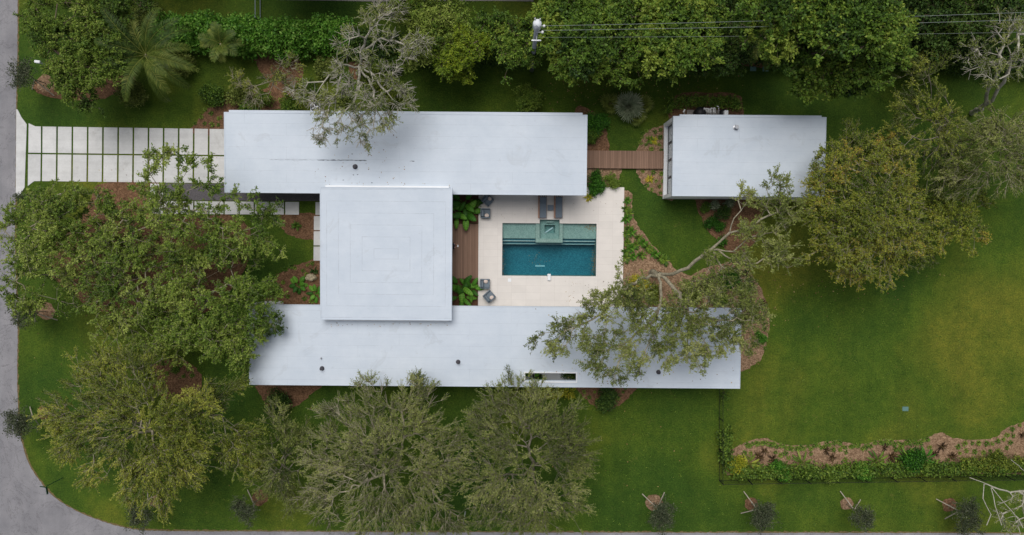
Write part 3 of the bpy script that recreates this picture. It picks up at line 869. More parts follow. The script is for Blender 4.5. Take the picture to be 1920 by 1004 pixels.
WL = 0.06
pool = empty('swimming_pool', ((px0 + px1) / 2, (py0 + py1) / 2, 0.0), label='rectangular swimming pool with teal water, square spa and pale shelf along one side', cat='pool')
def P(o): o.parent = pool; o.matrix_parent_inverse = Matrix.Translation(pool.location).inverted(); return o
W = 0.2
yS = G(1000, 447.5, -0.2).y; yA = G(1000, 453, -0.5).y; yB = G(1000, 458.5, -0.9).y
rx0, rx1 = G(1004.5, 440, 0.0).x, G(1055, 440, 0.0).x; ry0 = G(1004, 455, 0.0).y
P(cells('basin', [px0 - W, px0, px1, px1 + W], [py0 - W, py0, py1, py1 + W], lambda i, j: True, -1.75, -1.9, M['pool_deep']))
P(cells('basin_wall', [px0 - W, px0, sx0 - 0.001, sx1 + 0.001, px1, px1 + W], [py0 - W, py0, py1, py1 + W], lambda i, j: (i in (0, 4) or j in (0, 2)) and not (j == 2 and i == 2), -0.064, -1.75, M['pool_tile']))
for xa, xb in ((px0, rx0), (rx1, px1)): P(cells('shelf', [xa, xb], [yS, py1], lambda i, j: True, -0.22, -1.75, M['pool_tile']))
for xa, xb in ((px0, rx0), (rx1, px1)): P(cells('step', [xa, xb], [yA, yS - 0.002], lambda i, j: True, -0.52, -1.75, M['pool_deep']))
P(cells('step', [px0, px1], [yB, yA - 0.002], lambda i, j: True, -0.88, -1.75, M['pool_deep']))
for (xa, xb, y, z) in ((px0, rx0, yA, -0.52), (rx1, px1, yA, -0.52), (px0, px1, yB, -0.88)):
    P(cells('step_nosing', [xa + 0.005, xb - 0.005], [y + 0.003, y + 0.075], lambda i, j: True, z + 0.006, z, M['pool_nose']))
spa = P(cells('spa', [rx0, sx0, sx1, rx1], [ry0, sy0, py1, sy1 + W], lambda i, j: (j == 0 or (j == 1 and i != 1)), 0.02, -1.75, M['pool_tile']))
qx0, qy0, qx1, qy1 = rect(1020.5, 422.5, 1040, 438, -0.9)
P(cells('spa_bench', [sx0, qx0, qx1, sx1], [sy0, qy0, qy1, sy1], lambda i, j: not (i == 1 and j == 1), -0.38, -1.7, M['pool_tile']))
P(cells('spa_floor', [qx0 - 0.05, qx1 + 0.05], [qy0 - 0.05, qy1 + 0.05], lambda i, j: True, -0.95, -1.72, M['pool_tile']))
P(cells('spa_wall', [sx0 - W, sx0, sx1, sx1 + W], [py1 + 0.002, sy1, sy1 + W], lambda i, j: i != 1 or j == 1, -0.066, -1.7, M['pool_tile']))
q = rect(1024, 414.5, 1038, 418, -0.1)
P(cells('spa_step', [q[0], q[2]], [q[1], q[3]], lambda i, j: True, -0.15, -0.38, M['pool_tile']))
mb = MB(); a = G(1022, 437, -0.93); b = G(1037, 427, -0.93); mb.cyl((a.x, a.y, -0.86), (b.x, b.y, -0.86), 0.075, n=10); mb.cyl((a.x, a.y, -0.86), (a.x - 0.1, a.y - 0.07, -0.86), 0.10, n=10)
P(mb.build('spa_white_rod', M['white_plastic']))  # plain white rod lying on the spa floor
mb = MB(); q = rect(1004, 497.5, 1021.5, 500.5, -1.7)
for k in range(9):
    x = q[0] + (q[2] - q[0]) * k / 9; mb.box(x, q[1], -1.749, x + (q[2] - q[0]) / 9 * 0.8, q[3], -1.70)
P(mb.build('drain_grate', M['white_plastic']))
cells('water', [px0 - 0.002, sx0 - 0.002, sx1 + 0.002, px1 + 0.002], [py0 - 0.002, py1, sy1 - 0.001], lambda i, j: j == 0 or i == 1, WL, -1.78, M['water'], kind='structure')
o = MB().box(-0.14, -0.28, 0, 0.14, 0.28, 0.16, 0.03).cyl((-0.12, 0.2, 0.1), (-0.12, 0.2, 0.22), 0.05).build('skimmer_unit', M['white_plastic'], loc=(G(1029.5, 520, DZ).x, G(1029.5, 520, DZ).y, DZ), label='small white box standing on the pool coping', cat='pool unit')
o = MB().cyl((0, 0, 0), (0, 0, 0.012), 0.20, n=4).build('valve_cover', M['white_plastic'], loc=(G(955.5, 525.5, DZ).x, G(955.5, 525.5, DZ).y, DZ), label='small white square cover flush in the pale terrace beside the pool', cat='cover')
o.rotation_euler[2] = math.radians(45)

# ------------------------------------------------------------------ house
RZ, RT = 3.6, 0.36
house = empty('flat_roofed_house', tuple(G(800, 460)), label='white flat-roofed modern house of two long wings joined by a raised square block', cat='house')
def H(o, p=None):
    p = p or house
    o.parent = p
    if p is house: o.matrix_parent_inverse = Matrix.Translation(house.location).inverted()
    return o
def ring(name, x0, y0, x1, y1, w, zt, zb, mat):
    return cells(name, [x0, x0 + w, x1 - w, x1], [y0, y0 + w, y1 - w, y1], lambda i, j: not (i == 1 and j == 1), zt, zb, mat)
def window(parent, x0, y0, x1, y1, z0, z1, side, n=3, pane='glass', fr=0.07, name='window'):
    """glazed run on a wall face: frame bars proud of the wall, one pane behind; side = n s e w"""
    f = MB(); L = (x1 - x0) if side in 'ns' else (y1 - y0)
    dp = 0.06
    def put(mb, a, b, za, zb, d0, d1):
        if side == 'n': mb.box(x0 + a, y0 + d0, za, x0 + b, y0 + d1, zb)
        if side == 's': mb.box(x0 + a, y0 - d1, za, x0 + b, y0 - d0, zb)
        if side == 'e': mb.box(x0 + d0, y0 + a, za, x0 + d1, y0 + b, zb)
        if side == 'w': mb.box(x0 - d1, y0 + a, za, x0 - d0, y0 + b, zb)
    put(f, 0, L, z0, z0 + fr, 0.003, dp); put(f, 0, L, z1 - fr, z1, 0.003, dp)
    for k in range(n + 1):
        a = (L - fr) * k / n; put(f, a, a + fr, z0 + fr + 0.001, z1 - fr - 0.001, 0.003, dp - 0.002)
    w = f.build(name, M['dark_frame'])
    g = MB(); put(g, fr * 0.5, L - fr * 0.5, z0 + fr * 0.5, z1 - fr * 0.5, 0.004, 0.02)
    g.build('pane', M[pane], w)
    return H(w, parent) if parent is house else w

# north wing roof: long slab with stepped corners
a = rect(420, 210, 1099.6, 366.8, RZ); sn = 9 * scale_at(RZ); st = 3.4 * scale_at(RZ)
nw = cells('roof', [a[0], a[0] + sn, a[2] - sn, a[2]], [a[1], a[3] - 0.02, a[3] + st], lambda i, j: j == 0 or i == 1, RZ, RZ - RT, M['roof_membrane']); H(nw)
NW = a
# south wing roof with the opening
b = rect(466.5, 571.0, 1387.5, 729.0, RZ); h = rect(985, 699.5, 1080, 714.2, RZ)
sw = cells('roof', [b[0], h[0], h[2], b[2]], [b[1], h[1], h[3], b[3]], lambda i, j: not (i == 1 and j == 1), RZ, RZ - RT, M['roof_membrane']); H(sw)
SW = b
# square block
PZ = 4.5
c = rect(600, 350.6, 846.8, 601.4, PZ); cc = ((c[0] + c[2]) / 2, (c[1] + c[3]) / 2)
pv = cells('roof', [c[0] - cc[0], c[2] - cc[0]], [c[1] - cc[1], c[3] - cc[1]], lambda i, j: True, 0.0, -0.42, M['roof_membrane_rings'])
pv.location = (cc[0], cc[1], PZ); H(pv)
def edge(parent, x0, y0, x1, y1, z, off=(0, 0, 0), w=0.07, hh=0.025):
    o = ring('parapet', x0 - off[0], y0 - off[1], x1 - off[0], y1 - off[1], w, z + hh - off[2], z + 0.003 - off[2], M['roof_membrane']); o.parent = parent; return o
edge(nw, a[0] - 0.004, a[1] - 0.004, a[2] + 0.004, a[3] - 0.016, RZ)
edge(sw, b[0] - 0.004, b[1] - 0.004, b[2] + 0.004, b[3] + 0.004, RZ)
edge(pv, c[0] - 0.004, c[1] - 0.004, c[2] + 0.004, c[3] + 0.004, PZ, (cc[0], cc[1], PZ))
cur = ring('opening_curb', h[0] - 0.09, h[1] - 0.16, h[2] + 0.09, h[3] + 0.09, 0.085, RZ + 0.09, RZ + 0.004, M['white_trim']); cur.parent = sw
# walls
def wall(x0, y0, x1, y1, z0, z1, p=house): return H(cells('wall', [x0, x1], [y0, y1], lambda i, j: True, z1, z0, M['white_wall']), p)
nwx0, nwy0, nwx1, nwy1 = NW[0] + 0.35, NW[1] + 1.5, NW[2] - 0.5, NW[3] - 0.45
wall(nwx0, nwy0, nwx1, nwy1, 0, RZ - RT)
window(house, wx0 + 0.4, nwy0, nwx1 - 0.4, nwy0, DZ + 0.05, 2.95, 's', 7)
window(house, nwx0 + 2.0, nwy1, nwx0 + 7, nwy1, 0.9, 2.6, 'n', 4); window(house, nwx0 + 12, nwy1, nwx1 - 2, nwy1, 0.9, 2.6, 'n', 6)
gd = MB().box(nwx0 - 0.07, nwy0 + 0.4, 0.05, nwx0 - 0.003, nwy1 - 0.4, 2.6)
for k in range(1, 5): gd.box(nwx0 - 0.085, nwy0 + 0.45, 0.05 + 0.5 * k, nwx0 - 0.071, nwy1 - 0.45, 0.08 + 0.5 * k)
H(gd.build('garage_door', M['dark_frame']))
window(house, nwx1, nwy0 + 0.6, nwx1, nwy1 - 0.6, 0.15, 2.8, 'e', 4)
swx0, swy0, swx1, swy1 = SW[0] + 0.5, SW[1] + 0.5, SW[2] - 0.5, SW[3] - 0.35
hx0, hy0, hx1, hy1 = h[0] - 0.5, h[1] - 0.05, h[2] + 0.4, h[3] + 0.7
H(cells('wall', [swx0, hx0, hx1, swx1], [swy0, hy0, hy1, swy1], lambda i, j: not (i == 1 and j <= 1), RZ - RT, 0.0, M['white_wall']))
window(house, dx0 - 0.2, swy1, dx1 + 1.5, swy1, DZ + 0.05, 2.95, 'n', 9)
window(house, swx0 + 2, swy0, swx0 + 9, swy0, 0.9, 2.6, 's', 5); window(house, swx0 + 14, swy0, swx0 + 20, swy0, 0.9, 2.6, 's', 4); window(house, hx1 + 2.5, swy0, swx1 - 2, swy0, 0.9, 2.6, 's', 5)
window(house, swx1, swy0 + 1, swx1, swy1 - 1, 0.1, 2.8, 'e', 4)
window(house, swx0, swy0 + 1, swx0, swy1 - 1, 0.1, 2.8, 'w', 4)
# court behind the opening: pale floor, glazed back
H(cells('courtyard_floor', [hx0 + 0.01, hx1 - 0.01], [SW[1] - 0.15, hy1 - 0.01], lambda i, j: True, 0.12, 0.02, M['white_wall']))
window(house, hx0 + 0.1, hy1, hx1 - 0.1, hy1, 0.2, 3.0, 's', 4)
# flush wall stub at the north-west corner of the south wing
q0 = G(468, 570, 3.2); q1 = G(507, 570, 3.2)
wall(q0.x + 0.05, swy1 + 0.002, q1.x, SW[3] - 0.03, 0.0, RZ - RT - 0.002)
pwx0, pwy0, pwx1, pwy1 = c[0] + 0.75, NW[1] + 0.3, c[2] - 0.75, SW[3] - 0.3
wall(pwx0, SW[3] + 0.002, pwx1, NW[1] - 0.002, 0.0, PZ - 0.42)
window(house, pwx1, SW[3] + 0.4, pwx1, NW[1] - 0.4, DZ + 0.05, 3.6, 'e', 5)
window(house, pwx0, SW[3] + 0.4, pwx0, NW[1] - 0.4, 0.1, 3.6, 'w', 5)
wall(c[0] + 0.3, SW[3] + 0.001 - 1.2, c[2] - 0.3, SW[3] + 0.0, RZ + 0.004, PZ - 0.423); wall(c[0] + 0.3, NW[1] + 0.001, c[2] - 0.3, NW[1] + 0.6, RZ + 0.004, PZ - 0.423)
# roof fittings
def vent(px, py, z, parent, mat='vent', r=0.11, hgt=0.32):
    p = G(px, py, z)
    v = MB().lathe([(r * 1.9, 0.004), (r * 1.8, 0.03), (r * 1.05, 0.06), (r, hgt * 0.75), (r * 1.35, hgt * 0.78), (r * 1.25, hgt)], 12).build('roof_vent', M[mat], loc=(p.x, p.y, z))
    v.parent = parent; return v
vent(666, 313, RZ, nw)
for (x, y) in ((604, 691), (859, 679), (1197, 700), (1234.5, 698)): vent(x, y, RZ, sw, r=0.10)
vent(602.5, 672, RZ, sw, 'steel', 0.04, 0.2)
def crack(x0, y0, x1, y1, z, parent, w=0.05, seed=0):
    rnd = random.Random(seed); n = max(3, int(abs(x1 - x0) / 4)); U, D = [], []
    for k in range(n + 1):
        t = k / n; x = x0 + (x1 - x0) * t; y = y0 + (y1 - y0) * t + rnd.uniform(-0.35, 0.35); ww = w * rnd.uniform(0.3, 1.2) * (0.25 if k in (0, n) else 1)
        p = G(x, y, z + 0.006); U.append((p.x, p.y + ww)); D.append((p.x, p.y - ww))
    o = sheet('seam_crack', D + U[::-1], z + 0.006, M['crack'], world_pts=True); o.parent = parent
crack(594, 300.4, 688, 301.2, RZ, nw, 0.045, 1); crack(768, 302.4, 778, 302.6, RZ, nw, 0.04, 2); crack(505, 299.8, 594, 300.3, RZ, nw, 0.012, 3)
for k, (x, y) in enumerate(((661, 328), (669, 327.5), (642, 338), (696, 343), (659, 289))): crack(x, y, x + 3, y + 0.3, RZ, nw, 0.045, 10 + k)

# ------------------------------------------------------------------ guest house
gx = rect(1262.5, 217.5, 1545.8, 370.2, RZ)
gh = empty('guest_house', tuple(G(1400, 290)), label='small white flat-roofed guest house at the far end of the boardwalk', cat='house')
def K(o, p=None):
    p = p or gh; o.parent = p
    if p is gh: o.matrix_parent_inverse = Matrix.Translation(gh.location).inverted()
    return o
gs = 12 * scale_at(RZ); gt = 2.6 * scale_at(RZ)
gr = K(cells('roof', [gx[0], gx[0] + gs, gx[2] - gs * 0.75, gx[2]], [gx[1], gx[3] - 0.02, gx[3] + gt], lambda i, j: j == 0 or i == 1, RZ, RZ - RT, M['roof_membrane']))
edge(gr, gx[0] - 0.004, gx[1] - 0.004, gx[2] + 0.004, gx[3] - 0.016, RZ)
K(cells('floor_slab', [gx[0] + 0.03, gx[2]], [gx[1], gx[3] - 0.02], lambda i, j: True, 0.30, 0.0, M['white_trim']))
K(cells('wall', [gx[0] + 0.04, gx[2] - 0.3], [gx[1], gx[1] + 0.28], lambda i, j: True, RZ - RT, 0.301, M['white_wall']))
K(cells('wall', [gx[0] + 0.04, gx[2] - 0.3], [gx[3] - 0.30, gx[3] - 0.02], lambda i, j: True, RZ - RT, 0.301, M['white_wall']))
K(cells('wall', [gx[0] + 0.40, gx[2] - 0.3], [gx[1] + 0.281, gx[3] - 0.301], lambda i, j: True, RZ - RT, 0.301, M['white_wall']))
ya, yb = gx[1] + 0.285, gx[3] - 0.305
for k in range(4):
    w = window(gh, gx[0] + 0.40, ya + (yb - ya) * k / 4 + 0.01, gx[0] + 0.40, ya + (yb - ya) * (k + 1) / 4 - 0.01, 0.31, 3.2, 'w', 1, 'blind' if k != 3 else 'blind', 0.09, 'glass_door'); K(w)
v = vent(1379.5, 239.5, RZ, gr, 'steel', 0.12, 0.34)
o = MB().lathe([(0.18, 0), (0.24, 0.25), (0.26, 0.42), (0.2, 0.42), (0.18, 0.36)], 14).build('stone_pot', M['pad'], loc=(G(1257, 364, 0.3).x, G(1257, 364, 0.3).y, 0.301), label='grey pot by the glass doors of the guest house', cat='pot')
# boardwalk
q = rect(1100, 282.5, 1246.5, 316.8, 0.3)
cells('boardwalk', [NW[2] - 0.5, gx[0] + 0.02], [q[1], q[3]], lambda i, j: True, 0.30, 0.16, M['walk_boards'], kind='structure')
# ------------------------------------------------------------------ furniture
def armchair(px, py, rz, label, lab2, cx, cy):
    p = G(px, py, DZ)
    r = empty('armchair', (p.x, p.y, DZ + 0.001), rz, label=label, cat='armchair', group='armchairs on the pool terrace')
    MB().box(-0.40, -0.40, 0.06, 0.40, 0.40, 0.26, 0.03).build('base', M['fabric_dark'], r)
    MB().box(-0.41, -0.30, 0.262, -0.31, 0.30, 0.74, 0.04).build('backrest', M['fabric'], r)
    for s in (-1, 1): MB().box(-0.41, s * 0.36 - 0.05, 0.262, 0.40, s * 0.36 + 0.05, 0.56, 0.04).build('armrest', M['fabric'], r)
    MB().box(-0.20, -0.30, 0.264, 0.41, 0.30, 0.43, 0.05, 3).build('seat_cushion', M['fabric'], r)
    MB().box(-0.29, -0.29, 0.40, -0.13, 0.29, 0.80, 0.06, 3).build('back_cushion', M['fabric'], r)
    for sx in (-0.34, 0.34):
        for sy in (-0.34, 0.34): MB().box(sx - 0.03, sy - 0.03, 0, sx + 0.03, sy + 0.03, 0.058).build('leg', M['fabric_dark'], r)
    mt = Matrix.Rotation(rz, 4, 'Z'); w = mt @ Vector((cx, cy, 0))
    pr = [(0.02, -0.055), (0.13, -0.05), (0.175, -0.02), (0.18, 0.0), (0.175, 0.02), (0.13, 0.05), (0.02, 0.055)]
    c = MB().lathe(pr, 20).build('round_cushion', M['pillow'], loc=(p.x + w.x, p.y + w.y, DZ + 0.495), smooth=True, label=lab2, cat='cushion', group='round cushions on the armchairs')
    c.rotation_euler = (0.12, 0.1, 0)
armchair(914.5, 376.0, math.radians(-40), 'grey armchair turned askew under the eave of the roof with the cracked seam', 'round blush cushion on the askew armchair nearest the long roof with the cracked seam', 0.07, 0.22)
armchair(910.5, 400.5, math.radians(0), 'grey armchair standing square to the deck, beside the large plants and below the askew chair', 'round blush cushion on the square-set armchair nearest the sun loungers', 0.12, -0.20)
armchair(909.5, 532.0, math.radians(0), 'grey armchair standing square to the deck, next to the small white lid', 'round blush cushion on the square-set armchair beside the small white lid', 0.08, 0.21)
armchair(917.5, 555.5, math.radians(42), 'grey armchair turned askew in the terrace corner against the roof with the slot opening', 'round blush cushion on the askew armchair in the terrace corner by the slotted roof', 0.10, -0.22)

def lounger(px, label):
    p = G(px, 409.5, DZ)
    r = empty('sun_lounger', (p.x, p.y, DZ + 0.001), 0, label=label, cat='sun lounger', group='sun loungers by the pool')
    w = 0.36; L = 2.0
    MB().box(-w, 0, 0.20, -w + 0.13, L, 0.27, 0.012).box(w - 0.05, 0, 0.20, w, L, 0.27, 0.012).box(-w + 0.131, 0.0, 0.201, w - 0.051, 0.06, 0.269).box(-w + 0.131, L - 0.06, 0.201, w - 0.051, L, 0.269).build('frame', M['wood'], r)
    for sx in (-w + 0.05, w - 0.05):
        for y in (0.1, L - 0.1): MB().box(sx - 0.03, y - 0.03, 0, sx + 0.03, y + 0.03, 0.199).build('leg', M['wood'], r)
    MB().box(-w + 0.14, 0.02, 0.272, w - 0.02, 1.28, 0.36, 0.03, 3).build('seat_cushion', M['sling'], r)
    MB().box(-w + 0.14, 0.0, -0.045, w - 0.02, 0.5, 0.045, 0.03, 3, Matrix.Translation((0, 1.29, 0.32)) @ Matrix.Rotation(math.radians(24), 4, 'X')).build('back_cushion', M['sling'], r)
    mb = MB()
    for x in (-0.15, 0.0, 0.15): mb.box(x - 0.02, 1.75, 0.272, x + 0.02, 1.97, 0.30)
    mb.build('slat', M['fabric_dark'], r)
    return r
lounger(1016.5, 'slate cushioned sun lounger on the tub side farther from the guest house')
lounger(1046.0, 'slate cushioned sun lounger on the guest house side of the low table')
p = G(1031.8, 390, DZ)
r = empty('side_table', (p.x, p.y, DZ + 0.001), 0, label='small dark square table between the two sun loungers', cat='side table')
MB().box(-0.25, -0.22, 0.30, 0.25, 0.22, 0.34, 0.01).build('tabletop', M['sling'], r)
for sx in (-0.21, 0.21):
    for sy in (-0.18, 0.18): MB().box(sx - 0.02, sy - 0.02, 0, sx + 0.02, sy + 0.02, 0.299).build('leg', M['fabric_dark'], r)

# person on the deck, half under the eave, holding up a pale controller
def person():
    at = G(848.5, 461.5, 1.7); B = Vector((at.x, at.y, DZ))
    root = empty('person', tuple(B), 0, label='person in dark clothes standing on the wooden deck with a pale controller in hand', cat='person')
    J = {'pelvis': (0, 0, 0.92, .13, .11), 'waist': (0, 0, 1.06, .12, .09), 'chest': (0.01, 0, 1.28, .15, .10), 'neck0': (0.0, 0, 1.44, .07, .06), 'neck': (0.02, 0, 1.50, .05, .05), 'head': (0.04, 0, 1.60, .085, .075), 'crown': (0.04, 0, 1.69, .07, .065)}
    E = [('pelvis', 'waist'), ('waist', 'chest'), ('chest', 'neck0'), ('neck0', 'neck'), ('neck', 'head'), ('head', 'crown')]
    for s, nm in ((1, 'l'), (-1, 'r')):
        J.update({'sh' + nm: (0, s * .18, 1.39, .055, .055), 'el' + nm: (0.06, s * .23, 1.12, .042, .042), 'wr' + nm: (0.27, s * .10, 1.14, .028, .028), 'pa' + nm: (0.34, s * .075, 1.16, .03, .018),
                  'hip' + nm: (0, s * .10, 0.86, .09, .09), 'kn' + nm: (0.03, s * .11, 0.48, .058, .058), 'an' + nm: (0, s * .11, 0.08, .04, .04), 'to' + nm: (0.15, s * .13, 0.03, .035, .028)})
        E += [('chest', 'sh' + nm), ('sh' + nm, 'el' + nm), ('el' + nm, 'wr' + nm), ('wr' + nm, 'pa' + nm), ('pelvis', 'hip' + nm), ('hip' + nm, 'kn' + nm), ('kn' + nm, 'an' + nm), ('an' + nm, 'to' + nm)]
        for k in range(4):
            J['f%s%d' % (nm, k)] = (0.385, s * (.052 + .018 * k), 1.165 + 0.006 * k, .009, .009); J['g%s%d' % (nm, k)] = (0.41, s * (.045 + .016 * k), 1.15, .008, .008)
            E += [('pa' + nm, 'f%s%d' % (nm, k)), ('f%s%d' % (nm, k), 'g%s%d' % (nm, k))]
        J['th' + nm] = (0.345, s * .045, 1.195, .010, .010); E.append(('pa' + nm, 'th' + nm))
    names = list(J); idx = {n: i for i, n in enumerate(names)}
    me = bpy.data.meshes.new('body'); me.from_pydata([J[n][:3] for n in names], [(idx[a], idx[b]) for a, b in E], [])
    body = link_mesh('body', me, M['skin'], root)
    md = body.modifiers.new('skin', 'SKIN')
    for i, n in enumerate(names):
        me.skin_vertices[0].data[i].radius = J[n][3:5]; me.skin_vertices[0].data[i].use_root = (n == 'pelvis')
    sb = body.modifiers.new('sub', 'SUBSURF'); sb.levels = 1; sb.render_levels = 1
    t = MB().lathe([(.17, 0.88), (.165, 1.0), (.16, 1.1), (.19, 1.28), (.20, 1.38), (.12, 1.46), (.075, 1.48)], 14).build('shirt', M['shirt'], root, smooth=True); t.scale = (0.72, 1.05, 1)
    for s in (-1, 1):
        MB().cyl((0, s * .17, 1.42), (0.055, s * .228, 1.15), .075, .06, 10).build('sleeve', M['shirt'], root, smooth=True)
        MB().cyl((0, s * .09, 0.92), (0.035, s * .112, 0.45), .115, .085, 12).build('shorts_leg', M['trousers'], root, smooth=True)
        MB().box(-0.06, s * .12 - .05, 0, 0.2, s * .12 + .05, 0.09, .03).build('shoe', M['black'], root)
    MB().lathe([(.115, 1.60), (.118, 1.66), (.095, 1.735), (.04, 1.765)], 14, (0.02, 0, 0)).build('hair', M['hair'], root, smooth=True)
    for s in (-1, 1): MB().lathe([(.004, -.012), (.012, 0), (.004, .012)], 8, (0.118, s * .032, 1.615)).build('eye', M['white_plastic'], root)
    MB().cyl((0.118, 0, 1.61), (0.145, 0, 1.575), .010, .016, 6).build('nose', M['skin'], root)
    MB().box(0.115, -.022, 1.540, 0.123, .022, 1.549).build('mouth', M['trousers'], root)
    for s in (-1, 1): MB().lathe([(.006, -.03), (.02, 0), (.006, .03)], 8, (0.03, s * .092, 1.60)).build('ear', M['skin'], root)
    MB().box(0.36, -0.09, 1.165, 0.47, 0.09, 1.20, .01).build('controller', M['white_plastic'], loc=tuple(B), label='pale handheld controller in the hands of the person on the wooden deck', cat='controller')
    root.rotation_euler[2] = math.radians(8)
person()

# ------------------------------------------------------------------ outdoor equipment
p = G(597, 206, 0.0)
r = empty('air_conditioner', (p.x, p.y, 0.0), 0, label='grey air conditioner cabinet against the long wing, under the bare-limbed oak', cat='air conditioner')
MB().box(-0.5, -0.5, 0, 0.5, 0.5, 0.09).build('pad', M['pad'], r)
MB().box(-0.42, -0.42, 0.092, 0.42, 0.42, 0.95, 0.03).build('cabinet', M['steel'], r)
MB().lathe([(0.36, 0.952), (0.36, 0.98), (0.30, 0.98), (0.30, 0.955)], 24).build('fan_ring', M['black'], r)
mb = MB()
for k in range(4):
    mb.box(0.03, -0.06, 0.962, 0.29, 0.06, 0.972, mtx=Matrix.Rotation(math.pi / 2 * k + 0.4, 4, 'Z'))
mb.build('fan_blade', M['white_plastic'], r)
p = G(1322, 216, 0.0)
r = empty('pool_equipment', (p.x, p.y, 0), 0, label='pool pump, filter tank and white pipes on a concrete pad behind the guest house', cat='pool equipment')
def lp(px, py, z): q = G(px, py, z); return (q.x - p.x, q.y - p.y, z)
a_, b_ = G(1288, 206.5, 0.1), G(1355, 222, 0.1)
MB().box(a_.x - p.x, b_.y - p.y, 0, b_.x - p.x, a_.y - p.y, 0.1).build('pad', M['pad'], r)
c0 = lp(1309, 214, 0.1); MB().lathe([(0.42, 0), (0.48, 0.2), (0.48, 0.7), (0.36, 0.92), (0.1, 1.0)], 18, (c0[0], c0[1], 0.1)).build('filter_tank', M['black'], r, smooth=True)
c1 = lp(1352, 214, 0.1); MB().lathe([(0.26, 0), (0.3, 0.1), (0.3, 0.6), (0.12, 0.75)], 14, (c1[0], c1[1], 0.1)).build('pump', M['black'], r, smooth=True)
mb = MB()
for x0, x1, y, z in ((1320, 1323, 203, 1.0), (1324, 1329, 203.5, 0.8), (1327.5, 1331, 204, 1.1), (1333, 1337, 203, 0.9), (1338.5, 1341, 202.5, 1.15)):
    q = [lp(x0, 217, 0.15), lp(x0, 210, z), lp(x0, y, z), lp(x1, y + 1, z), lp(x1, 212, z * 0.7)]
    mb.tube([Vector(v) for v in q], 0.045, 8)
mb.build('pipe', M['pvc'], r)
MB().cyl(lp(1283, 216, 0), lp(1283.5, 206.5, 1.5), 0.06, n=8).cyl(lp(1283.5, 206.5, 1.5), lp(1281, 211, 1.5), 0.05, n=8).build('vent_pipe', M['pvc'], r)
MB().cyl(lp(1348, 217, 0), lp(1347.5, 203, 1.7), 0.035, n=8).cyl(lp(1347.5, 200, 1.7), lp(1344, 199.5, 1.7), 0.03, n=8).build('stand_pipe', M['pvc'], r)
q0, q1 = lp(1358.5, 207, 1.2), lp(1365.5, 219, 1.2); MB().box(q0[0], q1[1], 0, q1[0], q0[1], 1.2, 0.02).build('control_box', M['white_trim'], r)

# utility pole and lines
PT = 11.5
top_ = G(1006, 52, PT)
r = empty('utility_pole', (top_.x, top_.y, 0), 0, label='weathered utility pole carrying a white transformer can above the tall trees', cat='utility pole')
MB().cyl((0, 0, 0), (0, 0, PT), 0.19, 0.14, 12).build('post', M['pole'], r, smooth=True)
tc = MB().lathe([(0.26, 0), (0.30, 0.05), (0.30, 0.82), (0.27, 0.93), (0.1, 0.98)], 18, (0.06, 0.36, PT - 1.1)).build('transformer', M['can'], r, smooth=True)
for x, y in ((-0.1, 0.62), (0.24, 0.58)): MB().lathe([(0.03, 0), (0.06, 0.06), (0.03, 0.1), (0.06, 0.16), (0.02, 0.24)], 8, (x, y, PT - 0.2)).build('bushing', M['porcelain'], tc)
MB().box(-0.3, -0.55, PT - 1.25, 0.36, -0.47, PT - 1.15).cyl((0.05, -0.5, PT - 1.2), (0.05, 0.1, PT - 1.2), 0.04).build('bracket', M['steel'], r)
for (x, y, z) in ((0.52, 0.20, PT - 0.3), (0.42, -0.22, PT - 0.3)): MB().lathe([(0.03, -0.1), (0.09, -0.05), (0.05, 0), (0.09, 0.05), (0.03, 0.1)], 10, (x, y, z)).build('insulator', M['porcelain'], r)
MB().cyl((0.0, 0.2, PT - 0.3), (0.52, 0.2, PT - 0.3), 0.03).cyl((0, -0.22, PT - 0.3), (0.42, -0.22, PT - 0.3), 0.03).build('crossarm', M['steel'], r)
def cable(x0, y0, z0, x1, y1, z1, label, sag=0.5, rr=0.014):
    a, b = G(x0, y0, z0), G(x1, y1, z1); pts = [a + (b - a) * t - Vector((0, 0, sag * 4 * t * (1 - t))) for t in [k / 24 for k in range(25)]]
    mb = MB(); mb.tube([q - a for q in pts], rr, 5); mb.build('power_line', M['wire'], loc=tuple(a), label=label, cat='power line', group='power lines over the trees')
cable(1017, 49, PT - 0.3, 2300, 8, PT - 0.3, 'thin overhead line from the transformer, outermost of the three')
cable(1015, 57.5, PT - 0.3, 2300, 24, PT - 0.3, 'thin overhead line from the pole, middle one of the three')
cable(1008, 70.5, PT - 2.4, 2300, 52, PT - 2.4, 'thin overhead line lower than the others, closest to the lawn', rr=0.009)

# street sign at the corner
p = G(118, 896, 0)
r = empty('street_sign', (p.x, p.y, 0), 0, label='green street name sign on a thin post at the road corner', cat='street sign')
MB().cyl((0, 0, 0), (0, 0, 2.0), 0.03, n=8).build('post', M['sign_green'], r)
MB().box(-0.32, -0.012, 2.0, 0.32, 0.012, 2.2, mtx=Matrix.Rotation(math.radians(-82), 4, 'Z') @ Matrix.Translation((0.35, 0, 0))).build('name_blade', M['sign_green'], r)
MB().box(-0.28, -0.012, 2.202, 0.28, 0.012, 2.36, mtx=Matrix.Rotation(math.radians(172), 4, 'Z') @ Matrix.Translation((0.12, 0, 0))).build('name_blade', M['sign_green'], r)

